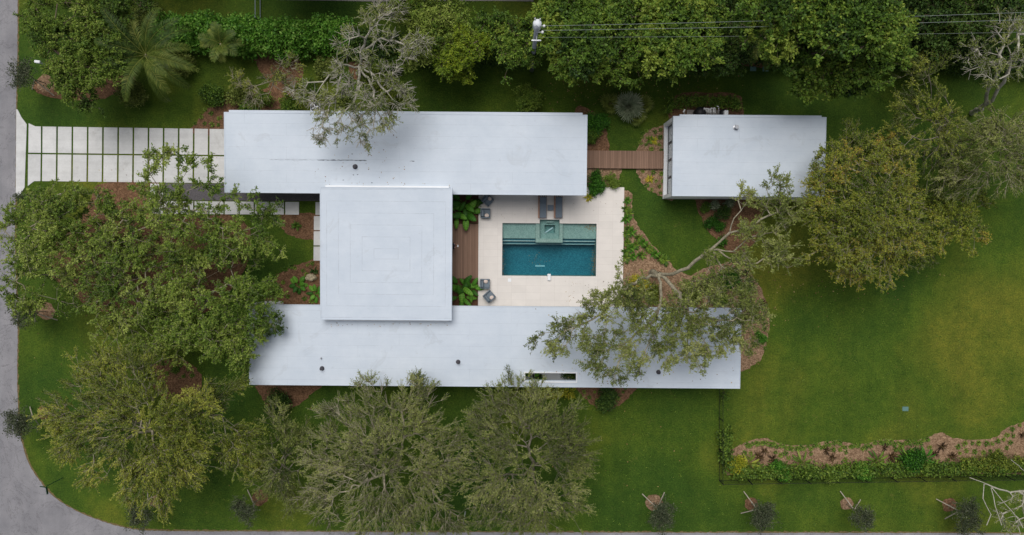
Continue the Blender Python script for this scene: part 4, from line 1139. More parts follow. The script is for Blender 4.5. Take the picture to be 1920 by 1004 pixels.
# fences
def fence(name, label, pts, h, mat, spacing=2.0, rail=0.05, bars=True):
    W_ = [G(x, y, 0) for x, y in pts]; o = W_[0]
    r = empty(name, tuple(o), 0, label=label, cat='fence')
    for k, (a, b) in enumerate(zip(W_[:-1], W_[1:])):
        d = b - a; L = d.length; n = max(1, int(L / spacing)); u = d / L
        mb = MB()
        for z in (0.12, h - 0.05): mb.cyl(a - o + Vector((0, 0, z)), b - o + Vector((0, 0, z)), rail * 0.6, n=6)
        if bars:
            m = int(L / 0.14)
            for i in range(m + 1):
                q = a - o + u * (L * i / m); mb.cyl(q + Vector((0, 0, 0.1)), q + Vector((0, 0, h)), 0.012, n=4)
        mb.build('panel', M[mat], r)
        for i in range(n + (1 if k == len(W_) - 2 else 0)):
            q = a - o + u * (L * i / n); MB().box(q.x - rail, q.y - rail, 0, q.x + rail, q.y + rail, h + 0.06).build('post', M[mat], r)
fence('garden_fence', 'dark metal garden fence from the slotted roof around the planted bed', [(1348, 725), (1348, 900), (2150, 888)], 1.2, 'fence_dark', 2.4, 0.028)
fence('boundary_fence', 'grey rail fence on the neighbouring lawn beyond the bright hedge', [(489, 42), (488.5, -60)], 1.3, 'fence_rail', 2.4, 0.06, False)

# odd things on the ground
for (x, y, lab) in ((1697.5, 767, 'teal valve box lid set in the open lawn'), (1412, 129.5, 'teal valve box lid in the shaded lawn, nearer the utility pole'), (1435.5, 130, 'teal valve box lid in the shaded lawn beneath the largest dark tree')):
    p = G(x, y, 0); MB().box(-0.22, -0.15, 0.0, 0.22, 0.15, 0.03, 0.008).box(-0.26, -0.19, 0.0, 0.26, 0.19, 0.022, 0.008).build('valve_box', M['teal_lid'], loc=tuple(p), label=lab, cat='valve box', group='valve boxes in the lawn')
p = G(872.5, 960, 0.0)
MB().cyl((0, 0, 0), (0, 0, 3.0), 0.05, 0.05, 10).lathe([(0.06, 3.0), (0.07, 3.04), (0.02, 3.1)], 10).build('white_post', M['white_plastic'], loc=tuple(p), label='slim white post standing by the street between two oaks', cat='post')
p = G(88, 123, 0.0)
r = empty('mailbox', tuple(p), math.radians(-6), label='white mailbox on a short post beside the dense roadside tree', cat='mailbox')
MB().box(-0.05, -0.05, 0, 0.05, 0.05, 1.0).build('post', M['white_trim'], r)
MB().box(-0.24, -0.12, 1.002, 0.24, 0.12, 1.24, 0.06, 3).build('box', M['white_plastic'], r)
p = G(137, 822, 0.0)
r = empty('yard_sign', tuple(p), math.radians(-25), label='small white board leaning on stakes under the yellow-green oak', cat='sign board')
MB().box(-0.26, -0.17, -0.012, 0.26, 0.17, 0.012, mtx=Matrix.Translation((0, 0, 0.42)) @ Matrix.Rotation(math.radians(40), 4, 'X')).build('board', M['white_plastic'], r)
for s in (-1, 1): MB().cyl((s * 0.2, 0, 0), (s * 0.2, 0, 0.41), 0.012, n=6).build('leg', M['steel'], r)
# boulder
p = G(584.5, 520.5, 0); bm = bmesh.new(); bmesh.ops.create_icosphere(bm, subdivisions=3, radius=1)
rnd = random.Random(4)
from mathutils import noise as mnoise
for v in bm.verts:
    k = 1 + 0.35 * mnoise.noise(v.co * 1.4 + Vector((3, 1, 2))) + 0.12 * mnoise.noise(v.co * 4)
    v.co = Vector((v.co.x * 0.42 * k, v.co.y * 0.30 * k, max(-0.02, v.co.z * 0.34 * k + 0.14)))
me = bpy.data.meshes.new('boulder'); bm.to_mesh(me); bm.free()
link_mesh('boulder', me, M['rock'], loc=tuple(p), label='pale boulder on red mulch beside the square roof', cat='boulder')

# ------------------------------------------------------------------ trees
T = 'tree'
make_tree('broadleaf_tree', 'light green roadside tree spreading over the street edge below the driveway', T, (100, 505),
    [(60, 420, 50), (40, 480, 42), (108, 425, 55), (170, 400, 46), (150, 480, 58), (60, 545, 36), (205, 460, 46), (130, 545, 36), (30, 540, 26), (90, 480, 50), (20, 430, 22), (75, 385, 30), (150, 375, 25)], 7.5, 'green', 'bark_pale', dens=0.75, leaf=0.17, seed=11, tint_shift=0.1)
make_tree('broadleaf_tree', 'bushy green tree with grey twigs, rooted in red mulch behind the roadside tree', T, (262, 520),
    [(230, 430, 46), (285, 400, 42), (310, 445, 46), (240, 515, 52), (205, 580, 42), (290, 550, 50), (265, 615, 42), (215, 615, 34), (190, 525, 40), (225, 480, 44), (340, 500, 40)], 7.0, 'green', 'bark_pale', dens=0.8, leaf=0.16, seed=12, tint_shift=0.05)
make_tree('broadleaf_tree', 'airy green tree whose top sprays hang over the driveway slabs', T, (395, 425),
    [(300, 318, 20), (290, 290, 10), (318, 286, 9), (355, 325, 24), (272, 340, 20), (390, 312, 14), (300, 362, 20), (345, 372, 16), (430, 372, 18), (475, 378, 18), (490, 425, 30), (440, 440, 40), (396, 428, 40), (345, 420, 40), (505, 465, 22), (295, 395, 26), (408, 358, 15), (372, 358, 16), (335, 358, 18), (505, 405, 14)], 7.5, 'green', 'bark_pale', dens=0.7, leaf=0.18, seed=13, tint_shift=0.06, drop=0.25)
make_tree('broadleaf_tree', 'deep green tree overhanging the corner of the long roof with the slot opening', T, (400, 560),
    [(385, 495, 45), (440, 500, 42), (465, 540, 36), (350, 560, 46), (420, 580, 48), (482, 590, 30), (505, 605, 20), (380, 632, 46), (435, 640, 36), (330, 615, 40), (455, 665, 22), (330, 658, 24), (480, 640, 22), (300, 590, 32), (500, 555, 16)], 6.8, 'green', 'bark_pale', dens=1.1, leaf=0.18, seed=14, tint_shift=0.05)
make_tree('live_oak', 'yellow-green oak on the lawn corner by the curving street', T, (335, 790),
    [(272, 695, 36), (220, 680, 36), (170, 720, 44), (120, 770, 40), (200, 755, 52), (270, 755, 52), (330, 790, 46), (160, 820, 48), (112, 832, 28), (240, 830, 60), (305, 850, 52), (370, 825, 46), (430, 840, 38), (460, 800, 26), (405, 745, 32), (436, 716, 20), (470, 850, 26), (300, 910, 34), (350, 890, 30), (230, 900, 34), (180, 885, 26), (370, 770, 36)], 8.5, 'olive', 'bark_pale', dens=1.25, leaf=0.17, aspect=0.42, seed=15, feather=True, seeds=[[(335, 790, 3.2), (380, 775, 5.5), (415, 778, 6.2), (440, 800, 6.5)]], flat=0.6)
make_tree('live_oak', 'small feathery grey-green tree between the yellow-green oak and the twiggy oak', T, (545, 850),
    [(540, 800, 34), (520, 860, 40), (560, 850, 40), (500, 900, 26), (552, 915, 32), (522, 785, 22), (590, 870, 26)], 6.0, 'oak', 'bark_grey', dens=1.0, leaf=0.15, aspect=0.38, seed=16, feather=True, tint_shift=-0.05)
make_tree('live_oak', 'twiggy grey oak by the street whose crown brushes the slotted roof', T, (748, 872),
    [(692, 722, 20), (770, 715, 18), (640, 765, 34), (700, 760, 40), (772, 755, 38), (660, 825, 48), (735, 820, 50), (795, 800, 42), (812, 850, 44), (640, 895, 50), (722, 900, 60), (800, 915, 52), (606, 945, 38), (684, 965, 44), (760, 965, 44), (842, 955, 34), (846, 882, 18), (842, 826, 24), (600, 860, 28), (620, 800, 26), (800, 735, 16)], 8.5, 'oak', 'bark_pale', dens=1.1, leaf=0.135, aspect=0.4, tw=6, nl=13, seed=17, feather=True, twig_r=0.019, tint_shift=0.03, bare=0.05,
    seeds=[[(748, 872, 3.0), (720, 890, 5.0), (680, 905, 6.2), (640, 903, 7.0), (600, 890, 7.2)], [(748, 872, 3.0), (755, 840, 5.5), (757, 800, 6.8), (750, 760, 7.2)], [(748, 872, 3.0), (790, 885, 5), (812, 925, 6.3), (820, 970, 6.6)]], flat=0.62)
make_tree('live_oak', 'broad grey-green oak by the street, nearest the open side lawn', T, (998, 885),
    [(920, 775, 42), (962, 760, 36), (1010, 770, 46), (1050, 790, 36), (912, 830, 42), (972, 830, 50), (1030, 830, 52), (1078, 842, 36), (1090, 878, 26), (930, 890, 42), (892, 915, 24), (1000, 925, 46), (1052, 930, 40), (960, 955, 40), (905, 945, 34), (965, 714, 14), (1020, 965, 26), (905, 790, 16)], 8.5, 'oak', 'bark_grey', dens=1.1, leaf=0.135, aspect=0.4, tw=6, nl=14, seed=18, feather=True, twig_r=0.015, tint_shift=0.0, bare=0.03,
    seeds=[[(998, 885, 3.0), (960, 890, 4.5), (925, 893, 6.0), (885, 900, 6.8)], [(998, 885, 3), (1000, 865, 5), (985, 830, 6.5), (960, 800, 7.4)], [(998, 885, 3), (1012, 930, 5.6), (1012, 985, 6.4)]], flat=0.6)
make_tree('live_oak', 'leaning grey oak with one long bare limb, spread over the terrace corner and roof end', T, (1222, 512),
    [(1440, 375, 34), (1482, 388, 26), (1405, 362, 24), (1462, 355, 20), (1450, 460, 36), (1470, 495, 28), (1402, 488, 26), (1400, 425, 28), (1330, 480, 18), (1200, 560, 40), (1150, 540, 36), (1128, 570, 30), (1098, 588, 26), (1045, 622, 36), (1050, 645, 20), (1112, 650, 34), (1162, 640, 40), (1152, 698, 22), (1112, 690, 14), (1232, 615, 44), (1282, 600, 46), (1302, 648, 34), (1312, 680, 16), (1250, 660, 26), (1345, 595, 42), (1362, 645, 28), (1395, 570, 42), (1412, 612, 34), (1400, 640, 20), (1305, 548, 30), (1345, 535, 34), (1185, 590, 32), (1195, 670, 28), (1322, 562, 32), (1382, 545, 28), (1272, 580, 28)], 9.0, 'oak', 'bark_pale', dens=1.0, leaf=0.15, aspect=0.45, seed=19, tint_shift=0.0, trunk_top=(1236, 515, 2.6), drop=0.15, twig_r=0.014, bare=0.04, r_tip=0.018,
    seeds=[[(1236, 515, 2.6), (1262, 514, 4.2), (1290, 503, 5.2), (1318, 480, 6.0), (1345, 458, 6.6), (1368, 437, 7.2), (1400, 430, 7.5), (1440, 405, 8.0)],
           [(1345, 468, 6.2), (1375, 472, 6.8), (1405, 445, 7.4)], [(1345, 468, 6.2), (1372, 487, 6.5), (1400, 498, 7.0), (1450, 480, 7.4)], [(1368, 437, 7.2), (1376, 410, 7.6), (1400, 380, 8.0)],
           [(1236, 515, 2.6), (1205, 520, 4.5), (1175, 540, 6.0), (1150, 565, 6.8), (1110, 600, 7.4), (1060, 620, 7.6)], [(1236, 515, 2.6), (1240, 560, 5.2), (1230, 600, 6.6), (1180, 640, 7.4)], [(1236, 515, 2.6), (1275, 550, 5.0), (1288, 580, 6.4), (1289, 640, 7.2)]], flat=0.5, clump=0.3)
make_tree('autumn_tree', 'olive and orange tinged tree against the far end of the guest house', T, (1628, 395),
    [(1600, 275, 34), (1572, 300, 34), (1640, 292, 38), (1562, 350, 38), (1620, 350, 50), (1680, 335, 32), (1545, 400, 32), (1600, 410, 54), (1668, 400, 44), (1560, 450, 34), (1620, 460, 44), (1682, 450, 42), (1715, 435, 28), (1602, 500, 28), (1660, 500, 32), (1535, 318, 12), (1528, 345, 12), (1522, 385, 16), (1700, 490, 22), (1590, 255, 20)], 9.0, 'autumn', 'bark_pale', dens=1.5, leaf=0.145, aspect=0.5, seed=20, twig_r=0.016)
make_tree('autumn_tree', 'small mixed green and rust tree on the lawn side of the olive tree', T, (1762, 415),
    [(1738, 392, 36), (1790, 400, 32), (1800, 432, 26), (1832, 456, 16), (1762, 435, 34), (1838, 372, 16), (1750, 470, 22)], 5.5, 'autumn', 'bark_pale', dens=1.1, leaf=0.16, seed=21, tint_shift=-0.1)
make_tree('live_oak', 'yellow-olive tree beyond the guest house with gaps showing grey limbs', T, (1722, 210),
    [(1692, 205, 28), (1740, 200, 34), (1690, 255, 34), (1752, 250, 40), (1722, 150, 28), (1748, 122, 24), (1700, 305, 26), (1762, 300, 36), (1720, 105, 16)], 8.0, 'olive', 'bark_grey', dens=1.0, leaf=0.16, aspect=0.42, seed=22, feather=True, tint_shift=-0.05)
make_tree('live_oak', 'dull grey-green oak at the wooded edge of the big lawn', T, (1845, 235),
    [(1802, 265, 42), (1860, 270, 44), (1902, 300, 36), (1812, 318, 38), (1870, 328, 36), (1850, 245, 28), (1892, 240, 30), (1785, 330, 26), (1930, 280, 36), (1920, 335, 26)], 8.0, 'oak', 'bark_pale', dens=1.1, leaf=0.15, aspect=0.38, seed=23, feather=True, tint_shift=-0.02, twig_r=0.016, seeds=[[(1845, 235, 3), (1870, 205, 5.5), (1885, 215, 6.0), (1910, 238, 6.6), (1935, 245, 7)]])
make_tree('leaning_oak', 'leaning pale-trunked tree with bare grey branches at the wooded corner', T, (1822, 212),
    [(1832, 85, 28), (1880, 62, 30), (1912, 100, 26), (1842, 122, 26), (1872, 132, 18), (1902, 45, 22), (1855, 148, 12), (1930, 70, 30)], 9.0, 'oak', 'bark_white', dens=0.85, leaf=0.14, aspect=0.38, seed=24, bare=0.25, twig_r=0.02, r_tip=0.034, trunk_top=(1830, 206, 1.5), drop=0.1,
    seeds=[[(1830, 206, 1.5), (1848, 196, 3.5), (1866, 178, 5), (1882, 155, 6.2), (1893, 128, 7.2), (1895, 100, 8)], [(1848, 196, 3.5), (1852, 170, 5), (1866, 148, 6.2), (1876, 120, 7.2), (1868, 90, 8)]])
make_tree('dark_tree', 'dense dark green tree right beside the utility pole', T, (1075, 85),
    [(1040, 42, 36), (1090, 30, 46), (1140, 45, 44), (1082, 88, 44), (1140, 98, 42), (1042, 82, 34), (1112, 128, 24), (1075, 125, 24), (1060, 10, 34)], 9.2, 'dark', 'bark_brown', dens=1.9, leaf=0.24, aspect=0.6, seed=25, nl=11)
make_tree('dark_tree', 'dense leafy tree below the power lines, centre of the back tree row', T, (1262, 70),
    [(1195, 42, 42), (1262, 40, 50), (1325, 45, 42), (1232, 90, 40), (1290, 90, 36), (1185, 90, 36), (1335, 85, 24), (1230, 8, 40), (1300, 5, 40), (1260, 118, 18)], 9.3, 'dark', 'bark_brown', dens=1.8, leaf=0.24, aspect=0.6, seed=26, nl=11, tint_shift=0.03)
make_tree('dark_tree', 'largest dense green tree in the back row, rising through the power lines', T, (1560, 85),
    [(1402, 25, 36, 9.5), (1470, 30, 50, 12), (1545, 30, 54, 12.5), (1625, 40, 54, 12.5), (1500, 98, 48, 9.5), (1570, 108, 54, 9), (1640, 108, 46, 9), (1510, 142, 32, 7.5), (1560, 158, 18, 6.5), (1602, 148, 26, 7), (1675, 80, 26, 9.5), (1460, 70, 26, 10.5), (1580, -5, 50, 12), (1680, 20, 24, 11), (1560, 60, 40, 12.3), (1640, 62, 36, 12.2)], 12.5, 'dark', 'bark_brown', dens=1.9, leaf=0.24, aspect=0.6, seed=27, nl=11, tint_shift=0.06)
make_tree('dark_tree', 'very dark tree behind the power lines at the wooded corner', T, (1780, 40),
    [(1715, 30, 40), (1760, 25, 44), (1820, 25, 44), (1720, 85, 32), (1770, 85, 30), (1870, 15, 44), (1800, -10, 40), (1920, 15, 40)], 7.5, 'deep', 'bark_brown', dens=1.7, leaf=0.22, aspect=0.6, seed=28, nl=11)
make_tree('dark_tree', 'low dark thicket tree below the largest tree and the hanging palm fronds', T, (1400, 75),
    [(1370, 40, 30), (1385, 80, 30), (1355, 105, 24), (1300, 118, 18), (1330, 112, 20)], 6.0, 'deep', 'bark_brown', dens=1.6, leaf=0.2, aspect=0.6, seed=29)
make_tree('broadleaf_tree', 'bright green tree beyond the bare-limbed oak, greener than its yellow neighbour', T, (815, 75),
    [(812, 62, 40), (848, 50, 34), (835, 96, 30), (785, 100, 30), (800, 25, 34), (765, 45, 28), (850, 18, 24), (880, 70, 24), (760, 105, 22)], 7.0, 'green', 'bark_brown', dens=1.4, leaf=0.18, aspect=0.5, seed=30, tint_shift=0.06)
make_tree('yellow_tree', 'yellow-green tree drooping toward the shaded lawn, between two greener trees', T, (858, 108),
    [(846, 98, 28), (880, 98, 28), (862, 136, 16), (908, 92, 14), (834, 110, 20), (868, 76, 24), (825, 80, 22), (890, 78, 18)], 7.4, 'yellow', 'bark_brown', dens=1.5, leaf=0.17, aspect=0.5, seed=130, tint_shift=-0.12)
make_tree('dark_tree', 'rounded dark green tree on the pole\'s street side, next to the yellow-green tree', T, (950, 78),
    [(932, 62, 32), (972, 60, 32), (950, 98, 28), (988, 95, 18), (1003, 108, 15, 5.5), (915, 92, 22)], 6.5, 'dark', 'bark_brown', dens=1.6, leaf=0.19, aspect=0.55, seed=31, tint_shift=-0.03)
make_tree('bare_oak', 'old oak with long bare grey limbs reaching over the long roof with the cracked seam', T, (672, 138),
    [(702, 22, 24), (742, 32, 28), (722, 62, 22), (772, 72, 24), (792, 82, 22), (762, 110, 22), (600, 170, 22), (642, 180, 22), (690, 180, 26), (740, 170, 28), (762, 188, 16), (612, 240, 22), (650, 242, 22), (690, 255, 20), (702, 228, 24), (735, 225, 18), (600, 262, 10), (670, 218, 20), (560, 175, 20), (690, 110, 22), (640, 140, 24), (720, 130, 24), (670, 165, 24), (615, 205, 18), (710, 195, 22), (745, 205, 14), (640, 90, 18), (660, 60, 18), (690, 40, 20), (655, 205, 16)], 8.2, 'oak', 'bark_white', dens=1.15, leaf=0.13, aspect=0.42, seed=32, bare=0.5, twig_r=0.025, r_tip=0.019, trunk_top=(674, 126, 3.0), drop=0.12,
    seeds=[[(674, 126, 3.0), (680, 90, 5.0), (690, 66, 6.4), (712, 35, 7.6)], [(680, 95, 4.8), (715, 72, 6.5), (760, 85, 7.3)], [(674, 126, 3.0), (640, 122, 4.6), (618, 140, 6.0), (600, 165, 7.0), (585, 200, 7.6)], [(674, 126, 3.0), (672, 150, 5.2), (668, 180, 6.6), (664, 212, 7.6), (655, 235, 8.0)],
           [(674, 126, 3.0), (700, 140, 5.2), (716, 165, 6.6), (735, 185, 7.4), (750, 195, 7.6)], [(674, 126, 3.0), (690, 145, 5.2), (702, 170, 6.6), (705, 205, 7.4), (700, 230, 8)], [(640, 122, 4.6), (634, 160, 6.4), (628, 205, 7.4)]], flat=0.55, clump=0.3)
make_tree('brush_tree', 'thin brownish brush tree with bare twigs between the hedge and the long wing', T, (532, 150),
    [(470, 160, 26), (520, 140, 26), (552, 170, 26), (490, 190, 20), (545, 122, 20), (576, 188, 14), (445, 150, 16)], 4.2, 'olive', 'bark_pale', dens=0.9, leaf=0.13, aspect=0.4, seed=33, bare=0.35, twig_r=0.022, tint_shift=-0.15, seeds=[[(532, 150, 1.2), (515, 150, 2.5), (505, 175, 3.2)], [(532, 150, 1.2), (520, 130, 2.6), (512, 118, 3.2)]])
make_tree('dark_tree', 'dense olive-green tree on the street side of the coconut palm', T, (150, 115),
    [(70, 22, 26), (112, 42, 34), (150, 62, 38), (120, 100, 36), (170, 108, 38), (150, 148, 34), (128, 152, 28), (190, 80, 30), (230, 15, 24), (262, 5, 16), (90, 60, 26), (200, 30, 30), (150, 15, 30), (170, 180, 20), (215, 120, 24)], 6.5, 'green', 'bark_brown', dens=1.5, leaf=0.18, aspect=0.5, seed=34, tint_shift=-0.10)
make_tree('bare_branch_tree', 'pale leaning tree with forked bare branches beyond the garden fence', T, (1960, 905),
    [(1905, 955, 18), (1925, 975, 26), (1890, 985, 12), (1935, 940, 22), (1872, 965, 7)], 6.5, 'oak', 'bark_white', dens=0.7, leaf=0.14, aspect=0.4, seed=35, bare=0.4, twig_r=0.02, trunk_top=(1958, 915, 2.0), drop=0.05, r_tip=0.033,
    seeds=[[(1958, 915, 2.0), (1905, 922, 5.6), (1874, 918, 6.2), (1850, 908, 6.5), (1818, 896, 6.8)], [(1845, 908, 6.5), (1843, 935, 6.9), (1858, 965, 7.1), (1850, 985, 7.2)], [(1860, 915, 6.3), (1880, 940, 6.8), (1900, 962, 7.0), (1918, 990, 7.1)], [(1858, 915, 6.4), (1866, 950, 6.9), (1878, 985, 7.1)], [(1958, 915, 2.0), (1925, 890, 5.0), (1905, 870, 6.0), (1895, 862, 6.3)]])

backs = [o for o in COL.objects if o.name.startswith('dark_tree') and o.type == 'EMPTY']
for k, (x, y, s_) in enumerate(((560, -95, 1.0), (760, -120, 1.1), (960, -90, 1.05), (1180, -120, 1.15), (1400, -110, 1.1), (1720, -120, 1.2), (330, -110, 1.0), (130, -120, 1.1))):  # tree copies added out of view, blocking low sky to darken the yard
    dup(backs[k % 2], G(x, y, 0), 1.3 * k, s_, label='unseen dark tree added beyond the back row to block low sky', group='added unseen trees that block low sky')

# young staked street trees
young = [
    ((86, 157), 'dark young staked tree at the street edge beyond the driveway'), ((96, 383), 'dark young staked tree at the street edge just below the driveway'),
    ((86, 584), 'dark young staked tree leaning over the street beside the light green tree'), ((82, 774), 'dark young staked tree over the street beside the yellow-green oak'),
    ((294, 940), 'dark young staked tree below the yellow-green oak near the road bend'), ((487, 934), 'dark young staked tree by the small feathery tree'),
    ((1226, 942), 'young staked tree on the verge, first one right of the broad grey-green oak'), ((1409, 944), 'young staked tree on the verge straight below the fence corner'),
    ((1587, 945), 'young staked tree on the verge, midway along the fenced bed'), ((1779, 947), 'young staked tree on the verge next to the forked bare branches')]
for k, (bp, lab) in enumerate(young):
    rng_ = random.Random(k); ks = (1.0, 0.8, 0.9, 1.15, 1.05, 0.95, 1.1, 1.15, 0.95, 1.2)[k]; b0 = G(bp[0], bp[1], 0)
    mr = rng_.uniform(0.5, 0.78)
    sheet('mulch_bed', [(b0.x + mr * math.cos(a) * rng_.uniform(0.85, 1.15), b0.y + mr * math.sin(a) * rng_.uniform(0.85, 1.15)) for a in [2 * math.pi * i / 14 for i in range(14)]], 0.024, M['red_mulch' if k % 2 else 'mulch'], world_pts=True, kind='structure')
    zz = 2.6 + 0.2 * rng_.random(); lob = []
    for (dx, dy, rr) in ((0, 0, 0.95), (0.55, 0.25, 0.6), (-0.5, 0.4, 0.6), (0.15, -0.65, 0.6), (-0.35, -0.45, 0.55)):
        lob.append((np.array([b0.x + dx, b0.y + dy * ks, zz + rng_.uniform(-0.3, 0.3)]), rr * ks))
    rg = np.random.default_rng(50 + k)
    A, tnt = crown_points(lob, rg, 5.0, 0.4, 0.9)
    pos, par, aidx = skeleton(tuple(b0), [[(b0.x, b0.y, 1.3)]], A, rg, bf=0.5, step=0.4)
    rad, val = wood_radii(pos, par, 0.007)
    root = empty('young_tree', tuple(b0), label=lab, cat='young tree', group='young staked trees along the street')
    v, f = prisms(pos[par[1:]], pos[1:], np.minimum(rad[par[1:]], rad[1:] * 1.3), rad[1:], 5)
    link_mesh('trunk', np_mesh('trunk', v - np.array(b0), f), M['bark_grey'], root)
    tp_ = pos[aidx]; nn = 22; LPs = (tp_[:, None, :] + rg.normal(size=(len(tp_), nn, 3)) * 0.13).reshape(-1, 3)
    lv = leaf_quads(LPs, unit(rg.normal(size=LPs.shape) + np.array([0, 0, .2])), 0.11 * rg.uniform(0.6, 1.5, len(LPs)), 0.5, rg, 0.7)
    link_mesh('crown', np_mesh('crown', lv - np.array(b0), np.arange(len(lv)).reshape(-1, 4), tint=np.clip(rg.normal(0.42, 0.2, len(LPs)), 0, 1)), M['leaf_street'], root)
    az = rng_.uniform(2.0, 2.8) if bp[1] > 700 else rng_.uniform(-1, 1)
    for s in range(2):
        an = az + (1.75 if s else 0) * (1 if k % 2 else -1)
        MB().cyl((1.25 * math.cos(an), 1.25 * math.sin(an), 0.03), (0.1 * math.cos(an), 0.1 * math.sin(an), 1.25), 0.045, n=6).build('stake', M['stake'], root)

# ------------------------------------------------------------------ palms
def U(px, py, z):
    p = G(px, py, z); return Vector((p.x, p.y, 0))
def coco(rng, el, t):
    return frond_mesh(5.0 * rng.uniform(0.75, 1.1), 44, 0.58, 0.045, 1.5 + 0.4 * (1 - t), rng, el, tint=rng.uniform(0.2, 0.75), hang=0.8)
plant_of('coconut_palm', 'coconut palm with long drooping fronds on the lawn near the driveway', 'palm', U(274, 104, 4.6), coco, 19, 'palm', 'frond', 4.6, 3, (4.7, 0.20, 0.14, 'bark_grey'), elevs=(0.0, 1.15))
def smallp(rng, el, t): return frond_mesh(1.75 * rng.uniform(0.85, 1.1), 24, 0.42, 0.05, 1.2, rng, el, tint=rng.uniform(0.35, 0.75), hang=0.4)
plant_of('feather_palm', 'small bright palm in front of the glossy hedge', 'palm', U(415, 82, 3.2), smallp, 12, 'palm', 'frond', 3.2, 5, (3.3, 0.09, 0.07, 'bark_pale'), elevs=(0.1, 1.1))
plant_of('coconut_palm', 'half-hidden palm with hanging fronds between the dark back-row trees', 'palm', U(1432, 72, 4.0), lambda rng, el, t: frond_mesh(2.6 * rng.uniform(0.85, 1.08), 34, 0.5, 0.07, 1.2, rng, el, tint=rng.uniform(0.35, 0.65)), 12, 'palm', 'frond', 4.0, 7, (4.1, 0.14, 0.11, 'bark_grey'), elevs=(0.0, 1.0))
for k, (x, y, R, n, lab, md) in enumerate((
        (1176, 204, 0.85, 26, 'large silvery fan palm clump on the lawn between the two buildings', 'silver'), (1143, 196, 0.6, 12, 'smaller dull fan palm on the pool-side flank of the silvery clump', 'oak'),
        (1203, 199, 0.6, 12, 'smaller dull fan palm on the guest-house flank of the silvery clump', 'oak'), (1190, 220, 0.55, 11, 'low green fan palm at the foot of the silvery clump', 'oak'))):
    plant_of('fan_palm', lab, 'fan palm', G(x, y, 0), lambda rng, el, t, R=R: fan_mesh(0.5 * R + 0.25, R, 22, rng, el, tint=rng.uniform(0.35, 0.7), w=0.085), n, md, 'frond', 0.5 if k == 0 else 0.25, 20 + k, (0.55 if k == 0 else 0.3, 0.12, 0.1, 'bark_brown'), elevs=(0.25, 1.35), group='fan palms on the lawn')
# broad tropical leaves in the deck planters
def paddle(L, W, dr=0.9): return lambda rng, el, t: paddle_mesh(L * 0.55, L * rng.uniform(0.85, 1.1), W * rng.uniform(0.85, 1.1), rng, el, dr, tint=rng.uniform(0.1, 0.75))
for k, (x, y, z, n, L, W, lab) in enumerate((
        (871, 382, 0.1, 6, 1.2, 0.52, 'broad-leaved tropical plant deepest in the planter by the askew armchair'), (874, 400, 0.1, 6, 1.15, 0.55, 'broad ribbed-leaf tropical plant at the deck edge near the person'),
        (858, 402, 0.1, 6, 1.0, 0.42, 'narrower-leaved tropical plant tucked against the square roof, near the person'), (866, 537, 0.1, 6, 1.15, 0.5, 'broad-leaved tropical plant at the deck end away from the loungers'),
        (864, 555, 0.1, 7, 1.1, 0.42, 'large feathered tropical plant in the planter by the slotted roof'), (883, 541, 0.1, 7, 0.9, 0.34, 'bushy tropical plant in the planter beside the square-set armchair'))):
    plant_of('tropical_plant', lab, 'plant', G(x, y, z), paddle(L, W), n, 'bright', 'leaf', 0.02, 40 + k, elevs=(0.55, 1.35), group='tropical plants in the deck planters')
bush('shrub', 'dark low shrub between tropical leaves in the planter near the askew armchair', 'shrub', G(889, 385, 0.1), 0.42, 0.7, 'dark', 70)
# court plants at the entrance and the slot opening
plant_of('cycad', 'bright green cycad on the mulch by the boulder', 'cycad', G(561, 534, 0), paddle(0.62, 0.42, 0.7), 9, 'bright', 'leaf', 0.02, 60, elevs=(0.35, 1.2))
plant_of('cycad', 'bright green cycad half under the square roof below the boulder', 'cycad', G(594, 550, 0), paddle(0.6, 0.36, 0.7), 9, 'bright', 'leaf', 0.02, 61, elevs=(0.35, 1.2))
link_mesh('fern', blades_mesh('fern', 46, 0.75, 0.14, (15, 80), 0.8, 62, tint=(0.45, 0.15)), M['leaf_green'], loc=tuple(G(517, 543, 0)), label='spiky grey-green fern on the mulch beside the deep green tree', cat='fern')
link_mesh('fern', blades_mesh('fern', 40, 0.55, 0.12, (15, 80), 0.9, 63, tint=(0.4, 0.15)), M['leaf_dark'], loc=tuple(G(556, 424, 0)), label='dark fern alone in the small mulch bed along the stepping slabs', cat='fern')
link_mesh('fern', blades_mesh('fern', 26, 0.5, 0.1, (15, 80), 0.9, 64, tint=(0.3, 0.12)), M['leaf_deep'], loc=tuple(G(590, 508, 0)), label='small dark fern just above the boulder', cat='fern')
plant_of('banana_plant', 'tall leaf stalk standing in the roof opening', 'plant', G(1000, 703, 0.12), paddle(1.0, 0.38, 0.6), 5, 'bright', 'leaf', 1.3, 65, (1.35, 0.07, 0.05, 'bark_brown'), elevs=(0.6, 1.45))
bush('shrub', 'dark plant filling one end of the roof opening', 'shrub', G(1068, 697, 0.12), 0.75, 2.0, 'deep', 66, tint=0.6)
bush('shrub', 'small plant near the stalk in the roof opening', 'shrub', G(1010, 706, 0.12), 0.25, 0.8, 'deep', 67)

